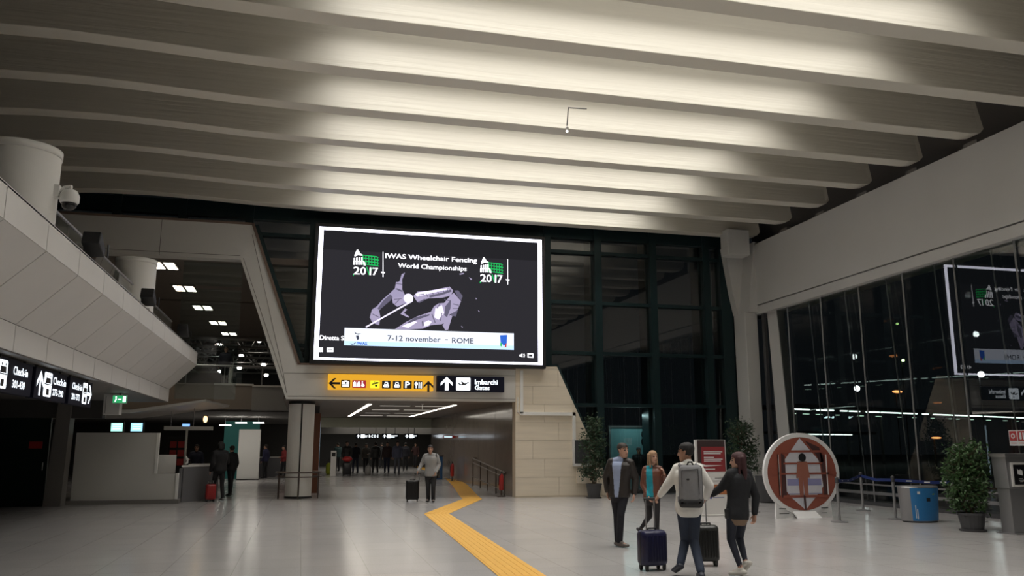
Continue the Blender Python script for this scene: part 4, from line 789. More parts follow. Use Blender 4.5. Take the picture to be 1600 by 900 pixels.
binmark(-97, -85, .46, .54, 'black', 'slot'); binmark(-131, -129, .1, .38, 'board_white', 'lettering_strip'); binmark(-126, -124, .08, .30, 'board_white', 'lettering_strip'); binmark(-122, -114, .62, .68, 'board_white', 'emblem')
c = onZ(1203, 785); c = Vector((c.x, c.y, 0)); t = thing('waste_bin', c, 'dark waste bin half hidden behind the round display board', 'bin'); obj('body', MB().loft([oval(.36, .3, .03), oval(.42, .33, .78)]), 'dark_grey', t); obj('base', MB().loft([oval(.34, .28, 0), oval(.34, .28, .03)]), 'black', t); lo, hi = oval(.364, .304, .04, -80, 0, 10), oval(.424, .334, .5, -80, 0, 10); obj('blue_front', MB().add(lo+hi, [(i, i+1, i+12, i+11) for i in range(10)]), 'bin_blue', t)
# kiosk
Y = 13.8; t = thing('information_kiosk', (13.75, Y, 0), 'grey steel kiosk with black framed notice at the glass wall', 'kiosk')
obj('head', MB().prism([(13.40, Y-.02, .86), (13.37, Y-.02, 1.5), (14.3, Y-.02, 1.5), (14.3, Y-.02, .86)], (0, .35, 0)), 'dull_steel', t, bevel=.01); obj('cap', bx((13.34, Y-.06, 1.46), (14.35, Y+.36, 1.53)), 'steel', t); obj('leg', MB().prism([(13.43, Y, 0), (13.79, Y, 0), (13.81, Y, .86), (13.42, Y, .86)], (0, .3, 0)), 'dull_steel', t); obj('leg', bx((14.0, Y, 0), (14.3, Y+.3, .86)), 'dull_steel', t); obj('foot', bx((13.38, Y-.1, 0), (14.35, Y+.4, .02)), 'dull_steel', t)
obj('notice_frame', bx((13.47, Y-.05, .9), (14.1, Y-.02, 1.36)), 'white_panel', t); obj('notice', bx((13.51, Y-.056, .94), (14.06, Y-.05, 1.32)), 'black_gloss', t)
P = Plane((13.51, Y-.056, .94), (1, 0, 0), (0, 0, 1), t); P.poly([[(.08, .2), (.2, .17), (.2, .26), (.15, .29), (.13, .26), (.08, .30)]], 'board_white', 'symbol', 1); P.rect([(.1, .08, .22, .085), (.1, .11, .2, .115), (.12, .05, .2, .055)], 'board_white', 'small_text', 1)
# fire notice on the glass
mat('notice_white', (.75, .75, .75), .5); mat('notice_red', (.5, .05, .05), .5)
y1 = onX(1577, 683, XR-.03).y; t = thing('fire_notice', (XR-.03, y1-.5, 1.68), 'red and white fire safety notice stuck on the glass wall', 'notice'); obj('plate', bx((XR-.035, y1-1.0, 1.68), (XR-.02, y1, 2.03)), 'notice_white', t)
P = Plane((XR-.035, y1, 1.68), (0, -1, 0), (0, 0, 1), t); P.rect([(.02, .11, .22, .33), (.25, .11, .45, .33), (.48, .11, .7, .33)], 'notice_red', 'symbol_field', 1); P.poly([disc(.12, .22, .06, 12), rrect(.30, .14, .36, .3, .02), [(.39, .14), (.43, .14), (.43, .3), (.39, .3)]], 'notice_white', 'symbol', 2); P.poly([disc(.12, .22, .03, 10)], 'notice_red', 'symbol_core', 3); P.rect([(.04, .05, .2, .065), (.27, .05, .43, .065)], 'notice_red', 'small_text', 1)
# ---- plants
def plant(loc, potr, poth, z0, z1, rad, n, m, lab, seed, stems=3, top=.5):
    rnd = random.Random(seed); t = thing('potted_tree', loc, lab, 'plant'); x, y, _ = loc
    obj('pot', MB().lathe([(potr*.78, .03), (potr, poth), (potr*1.06, poth), (potr*1.06, poth-.04), (potr*.9, poth-.03)], (x, y, 0), 20), 'dark_grey', t); obj('saucer', MB().lathe([(potr*.95, 0), (potr*.98, .04), (potr*.7, .04)], (x, y, 0), 20), 'dark_grey', t); obj('soil', MB().lathe([(potr*.9, poth-.06), (potr*.9, poth-.04)], (x, y, 0), 16), 'stem', t)
    nodes = []; tr_ = MB()
    for k in range(stems):
        p = Vector((x+rnd.uniform(-.06, .06), y+rnd.uniform(-.06, .06), poth-.05)); L = z1-.2-poth; st = 7
        for s in range(st):
            q = p+Vector((rnd.uniform(-.07, .07), rnd.uniform(-.07, .07), L/st*(rnd.uniform(.85, 1.0)))); tr_.cap(p, q, .022-.002*s, .020-.002*s, 6)
            if q.z > z0:
                for b_ in range(5):
                    f = (q.z-z0)/(z1-z0); rr = rad*(.55+.45*math.sin(math.pi*min(1, .25+f*.8)))*(1-.45*max(0, f-.6)/.4)
                    an = rnd.uniform(0, 6.28); e = q+Vector((rr*.8*math.cos(an), rr*.8*math.sin(an), rnd.uniform(.0, .28))); tr_.cap(q, e, .008, .004, 5)
                    nodes += [(q.lerp(e, f_), rr) for f_ in (.35, .55, .75, .9, 1.0)]
            p = q
    obj('stems', tr_, 'stem', t); lv = MB()
    for k in range(n):
        nd, rr = rnd.choice(nodes); c_ = nd+Vector((rnd.gauss(0, .07), rnd.gauss(0, .07), rnd.gauss(0, .08)))
        d = Vector((rnd.gauss(0, 1), rnd.gauss(0, 1), rnd.gauss(-.5, .6))).normalized(); s_ = d.orthogonal().normalized(); s_ = (Matrix.Rotation(rnd.uniform(0, 6.28), 3, d) @ s_); L = rnd.uniform(.07, .12)
        nn = d.cross(s_)*L*.12
        lv.add([c_, c_+d*L*.4+s_*L*.24-nn, c_+d*L, c_+d*L*.4-s_*L*.24-nn, c_+d*L*.5+nn*.3], [(0, 1, 4), (1, 2, 4), (2, 3, 4), (3, 0, 4)])
    obj('foliage', lv, m, t, kind='stuff')
plant((9.30, 26.3, 0), .25, .46, .5, 2.72, .50, 2400, 'leaf_dark', 'tall dark potted tree in front of the travertine wall', 3)
plant((14.2, 25.4, 0), .27, .46, .9, 2.6, .55, 2000, 'leaf_dark', 'potted tree behind the red information totem near the corner pier', 4)
plant((13.16, 14.55, 0), .26, .36, .42, 1.82, .36, 2600, 'leaf', 'bushy potted ficus beside the steel kiosk', 8, 4)
# ---- outside lamps: canopy edge lights and road lamps
emis('out_white', (.85, 1.0, .92), 2.2); emis('out_star', (1, 1, 1), 14); emis('out_orange', (1, .32, .1), 2.5); emis('out_green', (.6, 1, .3), 8)
A = onY(1240, 640, 62); 
dr = Vector((math.sin(math.radians(69)), math.cos(math.radians(69)), 0))
t = thing('roadside_canopy', A, 'long dark roadside canopy with broken row of lamps seen through the glass', 'canopy')
obj('roof', MB().prism([A+Vector((0, 0, .12)), A+dr*75+Vector((0, 0, .12)), A+dr*75+Vector((0, 0, .5)), A+Vector((0, 0, .5))], (-1.5, 4, 0)), 'dark_wall', t)
for k in range(6): q = A+dr*(3+k*13); obj('post', MB().cap((q.x-.7, q.y+2, -.12), (q.x-.7, q.y+2, A.z+.12), .12, n=8), 'dark_wall', t)
s = 0; rnd = random.Random(5)
while s < 74:
    L = rnd.choice((.8, 1.4, 2.2, 2.8)); q = A+dr*s; obj('lamp_tube', MB().prism([q, q+dr*L, q+dr*L+Vector((0, 0, .10)), q+Vector((0, 0, .10))], (-.1, .2, 0)), 'out_white', t); s += L+rnd.choice((.25, .5, 1.2))
s = 0
while s < 74:
    L = rnd.choice((.3, .6)); q = A+dr*s+Vector((0, 0, -.35)); obj('lower_lamp', MB().prism([q, q+dr*L, q+dr*L+Vector((0, 0, .05)), q+Vector((0, 0, .05))], (-.1, .2, 0)), emis('out_dim', (.5, .7, .55), 1.2), t); s += L+rnd.choice((1.2, 2.2, 3.0))
B = onY(1235, 679, 60); t = thing('low_canopy', B, 'shorter low canopy with a row of lamps behind the round display board', 'canopy')
obj('roof', MB().prism([B+Vector((0, 0, .08)), B+dr*12+Vector((0, 0, .08)), B+dr*12+Vector((0, 0, .3)), B+Vector((0, 0, .3))], (-1, 3, 0)), 'dark_wall', t)
for k in range(2): q = B+dr*(1+k*9); obj('post', MB().cap((q.x-.5, q.y+1.5, -.12), (q.x-.5, q.y+1.5, B.z+.1), .1, n=8), 'dark_wall', t)
s = 0
while s < 8: L = rnd.choice((.6, 1.2, .9)); q = B+dr*s; obj('lamp_tube', MB().prism([q, q+dr*L, q+dr*L+Vector((0, 0, .08)), q+Vector((0, 0, .08))], (-.1, .2, 0)), 'out_white', t); s += L+.4
for k, (px, py_, Y, m, rx, rz, lab) in enumerate(((1339, 607, 80, 'out_star', .35, .3, 'bright white road lamp on a mast outside the glass'), (1533, 585, 70, 'out_star', .35, .3, 'white floodlight on a mast outside, within the mirrored screen'), (1402, 612, 85, 'out_orange', .7, .16, 'orange sodium lamp bar on a mast outside the glass'), (1411, 563, 90, 'out_green', .16, .16, 'small greenish lamp outside on a mast, higher than the others'), (1463, 684, 60, 'out_orange', .5, .07, 'low orange light bar outside on a short mast'))):
    c = onY(px, py_, Y); t = thing('road_lamp', (c.x, Y, -.12), lab, 'street lamp'); obj('lamp', MB().ell(c, rx, .2, rz, 10), m, t); obj('mast', MB().cap((c.x+.1, Y+.4, -.12), (c.x+.1, Y+.4, c.z), .07, n=6), 'ground', t)
# ================================================================== people
def onD(px, py, D): r = ray(px, py); return O0+r*(D/(r.x*math.sin(YAW)+r.y*math.cos(YAW)))
VR = Vector((math.cos(YAW), -math.sin(YAW), 0)); VF = Vector((math.sin(YAW), math.cos(YAW), 0)); UP = Vector((0, 0, 1))
def vdir(r, f, z=0): return (VR*r+VF*f+UP*z).normalized()
def remesh(mb, vox, name, inv, it=3):
    me = bpy.data.meshes.new(name); me.from_pydata([inv @ v for v in mb.v], [], mb.f)
    bm = bmesh.new(); bm.from_mesh(me); bmesh.ops.recalc_face_normals(bm, faces=bm.faces); bm.to_mesh(me); bm.free()
    o = bpy.data.objects.new(name, me); C.objects.link(o)
    r = o.modifiers.new('r', 'REMESH'); r.mode = 'VOXEL'; r.voxel_size = vox; r.use_smooth_shade = True
    s = o.modifiers.new('s', 'SMOOTH'); s.iterations = it; s.factor = .5
    out = bpy.data.meshes.new_from_object(o.evaluated_get(bpy.context.evaluated_depsgraph_get()))
    bpy.data.objects.remove(o); bpy.data.meshes.remove(me); out.materials.clear(); out.name = name
    for p in out.polygons: p.use_smooth = True
    return out
def split(me, pred):           # faces where pred(center) is true go to a second mesh
    outs = []
    for want in (False, True):
        bm = bmesh.new(); bm.from_mesh(me); bm.faces.ensure_lookup_table()
        dele = [f for f in bm.faces if pred(f.calc_center_median()) != want]
        bmesh.ops.delete(bm, geom=dele, context='FACES'); m2 = bpy.data.meshes.new(me.name); bm.to_mesh(m2); bm.free()
        for p in m2.polygons: p.use_smooth = True
        outs.append(m2)
    return outs
_cl = {}
def cmat(col, rough=.8, nm='cloth'):
    k = (nm,)+tuple(col)
    if k not in _cl: _cl[k] = mat(nm+'_%d' % len(_cl), col, rough, noise=.15, nscale=6, bump=.25, bscale=14)
    return _cl[k]
mat('skin_light', (.50, .29, .21), .55); mat('skin_tan', (.40, .22, .15), .55); mat('eye_dark', (.03, .02, .02), .3); mat('lips', (.36, .13, .11), .5)
TORSO = [(-.22, .10, .085), (-.08, .155, .112), (.05, .165, .115), (.22, .150, .108), (.42, .142, .102), (.62, .160, .112), (.80, .178, .118), (.93, .172, .108), (1.02, .125, .085), (1.08, .07, .06)]
def frame(J):
    hc = (J['hipL']+J['hipR'])/2; scn = (J['shL']+J['shR'])/2
    up = (scn-hc).normalized(); rh = (J['hipR']-J['hipL']).normalized(); rs = (J['shR']-J['shL']).normalized()
    return hc, scn, up, rh, rs
def torso(mb, J, s, add, t0, t1, kw=1.0, n=20):
    hc, scn, up, rh, rs = frame(J); L = (scn-hc).length+.0; rings = []
    for t, rx, ry in TORSO:
        if t < t0 or t > t1: continue
        r = rh.lerp(rs, max(0, min(1, t))).normalized(); f = up.cross(r).normalized(); c = hc+up*(t*L)
        rings.append([c+r*((rx*kw*s+add)*math.copysign(abs(math.cos(a))**.85, math.cos(a)))+f*((ry*s+add)*math.copysign(abs(math.sin(a))**.9, math.sin(a))) for a in [6.28318*i/n for i in range(n)]])
    mb.loft(rings)
def hand(mb, w, d, nrm, side, s, curl=.6, fine=True):
    d = d.normalized(); nrm = (nrm-d*nrm.dot(d)).normalized(); u = d.cross(nrm)*side; L = .085*s
    for k in (-1, 0, 1): mb.cap(w+u*.018*k*s, w+d*L+u*.024*k*s, .015*s, .014*s, 8)
    lens = (.062, .074, .07, .054)
    for k in range(4):
        b = w+d*L+u*(.030-.020*k)*s; r = .0085*s; dd = d
        for seg_, f in enumerate((.45, .32, .23)):
            dd = (Matrix.Rotation(curl*(.5+.35*seg_), 3, u*side) @ dd); e = b+dd*lens[k]*f*s*1.15; mb.cap(b, e, r, r*.92, 7); b = e; r *= .95
    b = w+d*.025*s+u*.028*s; dd = (d*.75+u*.65).normalized(); e = b+dd*.045*s; mb.cap(b, e, .0115*s, .010*s, 7); mb.cap(e, e+(dd*.6+d*.5-nrm*-.35*curl).normalized()*.035*s, .010*s, .008*s, 7)
HEAD = [(-.118, .022, .022, .058), (-.105, .040, .040, .045), (-.08, .055, .062, .028), (-.045, .064, .080, .012), (0, .071, .093, .002), (.04, .074, .098, -.004), (.075, .068, .090, -.008), (.10, .050, .068, -.010), (.116, .022, .03, -.012)]
def head_rings(c, r, f, u, s, k=1.0, zmin=-1, n=20):
    return [[c+u*(z*s*(k if z > 0 else 1))+f*(y0*s)+r*(rx*s*k*math.cos(a))+f*(ry*s*k*math.sin(a)) for a in [6.28318*i/n for i in range(n)]] for z, rx, ry, y0 in HEAD if z >= zmin]
def person(label, J, hf, cl, vox=.009, group=None, ground=0.0, root=None, fine=True, name='person'):
    s = cl.get('s', 1.0); base = (J['anL']+J['anR'])/2; base = Vector((base.x, base.y, ground))
    t = thing(name, base, label, 'person', group); inv = MW[t].inverted()
    hc, scn, up, rh, rs = frame(J); hf = hf.normalized(); hr = hf.cross(UP).normalized(); hu = (UP+hf*cl.get('nod', 0)).normalized(); hf = (hu.cross(hr)).normalized()
    hd = J['head']; skin = cl.get('skin', 'skin_light')
    b = MB(); torso(b, J, s, -.012, -.1, 1.08); b.loft(head_rings(hd, hr, hf, hu, s))
    b.cap(scn+up*.02, hd-hu*.06*s-hf*.015*s, .058*s, .052*s, 12)
    b.cap(hd+hf*.088*s+hu*.022*s, hd+hf*.107*s-hu*.028*s, .009*s, .0145*s, 8)                 # nose
    b.cap(hd+hf*.083*s+hu*.035*s-hr*.035*s, hd+hf*.083*s+hu*.035*s+hr*.035*s, .013*s, n=8)   # brow
    b.cap(hd+hf*.079*s-hu*.062*s-hr*.016*s, hd+hf*.079*s-hu*.062*s+hr*.016*s, .011*s, n=8)   # lips
    for sg in (-1, 1): b.cap(hd+hr*(.073*sg*s)+hu*.02*s-hf*.012*s, hd+hr*(.073*sg*s)-hu*.025*s, .017*s, .012*s, 8)
    for S_, sg in (('L', -1), ('R', 1)):
        sh, el, wr = J['sh'+S_], J['el'+S_], J['wr'+S_]
        b.cap(sh, el, .043*s, .036*s); b.cap(el, wr, .036*s, .026*s)
        hd_ = J.get('hd'+S_) or (wr-el).normalized(); nr = J.get('hn'+S_) or (rs*-sg)
        if fine: hand(b, wr, hd_, nr, sg, s, J.get('curl'+S_, .6))
        else: b.cap(wr, wr+hd_.normalized()*.13*s, .032*s, .02*s)
        hp, kn, an = J['hip'+S_], J['kn'+S_], J['an'+S_]; b.cap(hp, kn, .068*s, .05*s); b.cap(kn, an, .048*s, .035*s); ft = J.get('toe'+S_) or up.cross(rh); ft = Vector((ft.x, ft.y, min(0, ft.z))).normalized(); b.cap(an, an+ft*.11*s-UP*.04*s, .034*s, .028*s)
    me = remesh(b, vox if fine else vox, 'body', inv, 2)
    body = link('body', me, skin, t, MW[t])
    me.materials.append(MT['eye_dark']); me.materials.append(MT['lips']); me.materials.append(cmat(cl['hair'], .7, 'hair'))
    R_ = MW[t] 
    for p in me.polygons:
        q = (R_ @ p.center)-hd; x, y, z = abs(q.dot(hr))/s, q.dot(hf)/s, q.dot(hu)/s
        if y > .05:
            if .018 < x < .046 and .004 < z < .02: p.material_index = 1
            elif .014 < x < .05 and .036 < z < .047: p.material_index = 3
            elif x < .026 and -.07 < z < -.054: p.material_index = 2
    # trousers
    b = MB(); torso(b, J, s, .012, -.25, .3)
    for S_ in 'LR':
        hp, kn, an = J['hip'+S_], J['kn'+S_], J['an'+S_]; k = cl.get('leg', 1.0); e = kn+(an-kn)*.97
        b.cap(hp-up*.0, kn, .092*s*k, .066*s*k, 14); b.cap(kn, e, .066*s*k, .050*s*k*cl.get('cuff', 1.1), 14)
    me = remesh(b, max(vox, .010), 'trousers', inv, 3); link('trousers', me, cmat(cl['pants']), t, MW[t])
    # shoes
    for S_ in 'LR':
        an, kn = J['an'+S_], J['kn'+S_]; ft = J.get('toe'+S_) or up.cross(rh); ft = Vector((ft.x, ft.y, ft.z)).normalized(); dn = (an-kn).normalized(); dn = (dn-ft*dn.dot(ft)).normalized(); sd = ft.cross(dn); b = MB()
        for k in (-1, 1): b.cap(an-ft*.045*s+dn*.045*s+sd*.012*k, an+ft*.16*s+dn*.052*s+sd*.018*k*s, .034*s, .028*s, 10)
        b.cap(an, an+ft*.08*s+dn*.03*s, .042*s, .034*s, 10)
        link('shoe', remesh(b, max(vox, .010), 'shoe', inv, 2), cmat(cl['shoes'], .5), t, MW[t])
    # upper clothing
    ad = cl.get('bulk', .018); b = MB(); torso(b, J, s, ad, cl.get('hem', -.12), 1.03, cl.get('tw', 1.0))
    for S_ in 'LR':
        sh, el, wr = J['sh'+S_], J['el'+S_], J['wr'+S_]; w_ = el+(wr-el)*.94
        b.cap(sh-up*.015, el, .062*s+ad*.55, .050*s+ad*.5, 14); b.cap(el, w_, .050*s+ad*.5, .036*s+ad*.45, 14)
    for sg in (-1, 1): b.cap(scn+up*.05, (J['shR'] if sg > 0 else J['shL'])+up*.01, .055*s+ad*.4, .058*s+ad*.5, 12)
    if cl.get('hood'): b.ell(scn+up*.05-up.cross(rs)*.07, .11, .08, .07)
    if cl.get('collar', True): b.cap(scn+up*.03, scn+up*.085, .072*s, .066*s, 14)
    me = remesh(b, max(vox, .010), 'jacket', inv, 4)
    if cl.get('shirt'):
        fw = up.cross(rs); sx, w0, w1 = cl.get('shift', 0), cl.get('w0', .07), cl.get('w1', .07)
        def pr(c):
            q = (MW[t] @ c)-hc; L = (scn-hc).length; tt = q.dot(up)/L; x = q.dot(rs)-sx; return q.dot(fw) > .02 and -.3 < tt < 1.2 and abs(x) < w0+(w1-w0)*tt and abs(q.dot(rs)) < .13
        m1, m2 = split(me, pr); link(cl.get('topname', 'jacket'), m1, cmat(cl['top'], cl.get('trough', .8)), t, MW[t]); link('shirt', m2, cmat(cl['shirt']), t, MW[t])
    else: link(cl.get('topname', 'jacket'), me, cmat(cl['top'], cl.get('trough', .8)), t, MW[t])
    if cl.get('under'):
        b = MB(); torso(b, J, s, ad-.004, -.26, .05, cl.get('tw', 1)); link('shirt_hem', remesh(b, .012, 'shirt_hem', inv), cmat(cl['under']), t, MW[t])
    # hair
    b = MB(); b.loft(head_rings(hd+hu*.008*s-hf*.008*s, hr, hf, hu, s, 1.14, -.05)); lg = cl.get('long', 0)
    if lg:
        for k in range(-3, 4):
            a0 = hd+hr*(.024*k*s)-hf*(.085-.008*abs(k))*s; b.cap(a0+hu*.05*s, a0-UP*lg*(1-.05*abs(k))-hf*.02, .036*s, .022*s, 8)
        for sg in (-1, 1): a0 = hd+hr*(.082*sg*s)-hf*.01*s; b.cap(a0+hu*.05*s, a0-UP*lg*.75+hf*cl.get('fr', .0), .024*s, .018*s, 8)
    me = remesh(b, max(vox, .010), 'hair', inv, 2)
    def face(c):
        q = (MW[t] @ c)-hd; x, y, z = abs(q.dot(hr))/s, q.dot(hf)/s, q.dot(hu)/s
        hl = .072-.02*(x/.07)
        if lg: return y > .02 and z < hl and x < .068 and z > -.2
        return (y > .025 and z < hl) or (z < -.03 and y > -.045) or (z < .02 and y > .0) or z < -.075
    m1, m2 = split(me, face); bpy.data.meshes.remove(m2); ho = link('hair', m1, cmat(cl['hair'], .6, 'hair'), t, MW[t])
    return t
def px_joints(D, pts, dds={}):
    J = {}
    for k, v in pts.items(): J[k] = onD(v[0], v[1], D+(v[2] if len(v) > 2 else 0))
    return J
# ---- man in white shirt, seen from behind, with backpack and two suitcases
D = 11.45
J = px_joints(D, dict(head=(1071.5, 707.5, .02), shL=(1058, 733, .03), shR=(1092, 733, -.03), elL=(1044, 756, .08), wrL=(1031, 774, .22), elR=(1109, 759, -.02), wrR=(1103, 778, .2), hipL=(1067, 794, 0), hipR=(1086, 794, 0), knL=(1071, 844, .16), anL=(1063, 881, -.02), knR=(1084, 845, .06), anR=(1095, 889, -.26)))
J['anR'].z = .10; J['anL'].z = .16; J['toeL'] = vdir(-.25, .9, -.35); J['toeR'] = vdir(.05, 1, -.05); J['hdL'] = vdir(-.55, .5, -.6); J['curlL'] = 1.0; J['curlR'] = 1.0; J['hdR'] = vdir(-.4, .5, -.7)
man_white = person('person seen from behind in white shirt and blue jeans wearing a grey backpack', J, vdir(-.88, .45), dict(hair=(.012, .01, .01), top=(.74, .73, .69), pants=(.024, .035, .062), shoes=(.03, .035, .05), skin='skin_tan', bulk=.022, hem=-.25, topname='shirt', s=1.0, tw=1.02), .0065)
hc, scn, up, rh, rs = frame(J); bf = -up.cross(rs)            # backpack on the back
c = (hc*.42+scn*.58)+bf*.20+rs*.03
t = thing('backpack', c-up*.28, 'grey and black rectangular backpack worn over the white shirt', 'backpack')
def rbox(c, u, v, w, hu_, hv, hw, r):   # rounded box from lofted rounded rectangles
    rings = []
    for k, ins in ((-1, r), (-1+.15, r*.3), (-.5, 0), (.5, 0), (1-.15, r*.3), (1, r)):
        rings.append([c+w*(hw*k)+u*a+v*b for a, b in rrect(-hu_+ins, -hv+ins, hu_-ins, hv-ins, r, 4)])
    return MB().loft(rings)
mat('pack_grey', (.20, .20, .21), .8, noise=.12, nscale=30); mat('pack_black', (.02, .02, .022), .7)
obj('main_bag', rbox(c, rs, up, bf, .148, .27, .075, .06), 'pack_grey', t, smooth=True); obj('side_trim', rbox(c-bf*.03, rs, up, bf, .155, .275, .05, .06), 'pack_black', t, smooth=True)
obj('base_panel', rbox(c-up*.21+bf*.004, rs, up, bf, .150, .065, .077, .04), 'pack_black', t, smooth=True); obj('pocket_seam', MB().tube([c+bf*.078-rs*.11+up*.0, c+bf*.08-rs*.11+up*.2, c+bf*.08+rs*.1+up*.22, c+bf*.078+rs*.11-up*.1], .004, 5), 'pack_black', t)
obj('emblem', MB().ell(c+bf*.08-rs*.03+up*.09, .025, .006, .014), 'pack_black', t); obj('grab_handle', MB().tube([c+up*.27-rs*.04, c+up*.31-rs*.02, c+up*.31+rs*.02, c+up*.27+rs*.04], .01, 6), 'pack_black', t)
for sg in (-1, 1):
    s_ = scn+rs*.11*sg; obj('shoulder_strap', MB().tube([c+up*.24+rs*.08*sg-bf*.04, s_+up*.055-bf*-.06, s_+up*.07-bf*.02, s_+up*.01-bf*.13, s_-up*.2+rs*.03*sg-bf*.12, c-up*.2+rs*.15*sg-bf*.06], .022, 8), 'pack_grey', t, smooth=True)
# ---- suitcases
def suitcase(loc, rotz, w, d, h, shell, label, hx=0, handle_h=1.0, trim=(.02, .02, .02), ribs=True):
    t = thing('suitcase', loc, label, 'suitcase', None, None, rotz); z0 = .065; M_ = MW[t]
    ms = cmat(shell, .35, 'shell'); mt = cmat(trim, .5, 'trim'); L = lambda v: M_ @ Vector(v); X = (M_.to_3x3() @ Vector((1, 0, 0))); Y = (M_.to_3x3() @ Vector((0, 1, 0)))
    obj('shell', rbox(L((0, 0, z0+h/2)), X, UP, Y, w/2, h/2, d/2, .05), ms, t, smooth=True)
    if ribs:
        for k in range(-3, 4): 
            for sg in (-1, 1): obj('rib', rbox(L((k*w/8.5, sg*(d/2+.001), z0+h/2)), X, UP, Y, .011, h/2-.06, .006, .008), ms, t)
    obj('zip_band', rbox(L((0, 0, z0+h/2)), X, UP, Y, w/2+.004, h/2+.004, .012, .052), mt, t, smooth=True)
    for sx in (-1, 1):
        for sy in (-1, 1):
            wl_ = obj('wheel', MB().cap(L((sx*(w/2-.05)-.012, sy*(d/2-.05), .027)), L((sx*(w/2-.05)+.012, sy*(d/2-.05), .027)), .027, n=14, flat=True), 'rubber', t); obj('fork', MB().box((-.018, -.02, .03), (.018, .02, .09), M_ @ Matrix.Translation((sx*(w/2-.05), sy*(d/2-.05), 0))), mt, t)
    if handle_h > h+.1:
        for sx in (-1, 1): obj('handle_tube', MB().cap(L((hx+sx*.07, d/2-.05, z0+h-.02)), L((hx+sx*.07, d/2-.05, handle_h)), .010, n=8), 'dull_steel', t)
        obj('grip', MB().cap(L((hx-.085, d/2-.05, handle_h)), L((hx+.085, d/2-.05, handle_h)), .016, n=10), mt, t)
    obj('carry_handle', MB().tube([L((-.07, 0, z0+h-.01)), L((-.06, 0, z0+h+.025)), L((.06, 0, z0+h+.025)), L((.07, 0, z0+h-.01))], .012, 8), mt, t)
    return t
def grip_of(J, S_): w_ = J['wr'+S_]; d_ = (J.get('hd'+S_) or (J['wr'+S_]-J['el'+S_])).normalized(); return w_+d_*.11
gL = grip_of(J, 'L'); b1 = onZ(1020, 891)
suitcase((b1.x, b1.y, 0), math.radians(10), .38, .25, .47, (.010, .011, .048), 'blue ribbed cabin suitcase pulled beside the person in jeans', .03, gL.z)
gR = grip_of(J, 'R'); b2 = onZ(1105, 884)
suitcase((b2.x, b2.y, 0), math.radians(-14), .34, .24, .50, (.013, .014, .013), 'black shiny cabin suitcase rolling right behind the blue jeans', -.04, gR.z)
# ---- girl with long dark red hair
D = 11.45
J = px_joints(D, dict(head=(1153, 721, -.02), shL=(1141, 741, -.08), shR=(1168, 741, .08), elL=(1127, 762, .02), wrL=(1112, 773, .16), elR=(1181, 776, .06), wrR=(1179, 803, .02), hipL=(1144, 806, -.05), hipR=(1160, 806, .05), knL=(1142, 842, .02), anL=(1157, 872, -.06), knR=(1155, 840, .16), anR=(1165, 872, .02)))
J['anL'].z = .10; J['anR'].z = .17; J['toeL'] = vdir(-.75, .5, -.1); J['toeR'] = vdir(-.55, .4, -.7); J['hdL'] = vdir(-.8, .5, -.25); J['hdR'] = vdir(-.1, .05, -1)
person('person with long dark red hair in black jacket and navy trousers', J, vdir(-.97, .2), dict(hair=(.045, .012, .014), top=(.008, .009, .012), pants=(.016, .020, .034), shoes=(.55, .53, .48), long=.26, s=.93, bulk=.02, hem=-.1, under=(.22, .15, .10), leg=.92, cuff=.75), .0065)
p_ = onD(1136, 803, 11.35); t = thing('belt_bag', p_, 'small black bag at the hip of the person with red hair', 'bag'); obj('pouch', rbox(p_, vdir(.6, .3), UP, vdir(-.3, .6), .03, .06, .02, .015), 'pack_black', t); obj('flap', rbox(p_+UP*.04, vdir(.6, .3), UP, vdir(-.3, .6), .032, .025, .022, .012), 'black', t)
# ---- man in dark leather jacket
D = 14.65
J = px_joints(D, dict(head=(973.5, 704.5, -.03), shR=(955, 723, .06), shL=(985, 724, -.06), elR=(947, 745, .12), wrR=(949, 768, .10), elL=(993, 748, -.02), wrL=(991, 772, -.10), hipR=(961, 773, .04), hipL=(975, 773, -.04), knR=(964, 803, .05), anR=(965, 837, .12), knL=(970, 803, -.10), anL=(968, 840, -.02)))
J['anR'].z = .09; J['anL'].z = .09; J['toeR'] = vdir(.6, -.75); J['toeL'] = vdir(.65, -.7)
person('person in dark brown leather jacket and pale blue shirt walking past', J, vdir(.55, -.8), dict(hair=(.035, .025, .02), top=(.022, .017, .015), trough=.5, pants=(.010, .011, .018), shoes=(.12, .10, .09), shirt=(.30, .36, .52), w0=.035, w1=.085, shift=.02, bulk=.028, s=1.0, hem=-.1, tw=1.02), .0075)
# ---- woman in brown leather jacket
D = 16.1
J = px_joints(D, dict(head=(1020.5, 714.5, -.03), shR=(1008.5, 734, .04), shL=(1031, 734, -.03), elR=(1004.5, 757, .06), wrR=(1013, 776, -.10), elL=(1037, 757, .02), wrL=(1038, 742, -.16), hipR=(1012, 779, .03), hipL=(1025, 779, -.02), knR=(1015, 806, .10), anR=(1001, 826, .22), knL=(1026, 806, -.08), anL=(1027, 828, -.05)))
J['anR'].z = max(.14, J['anR'].z); J['anL'].z = .09; J['toeR'] = vdir(.5, -.6, -.6); J['toeL'] = vdir(.5, -.85); J['hdL'] = vdir(-.2, -.2, .9)
person('blonde person in brown leather jacket over a turquoise top', J, vdir(.35, -.93), dict(hair=(.34, .21, .12), top=(.14, .05, .03), trough=.45, pants=(.02, .018, .02), shoes=(.03, .028, .03), shirt=(.01, .28, .36), w0=.065, w1=.06, shift=.02, long=.24, fr=.03, s=.92, bulk=.022, hem=-.05, cuff=.75, leg=.95), .0075)
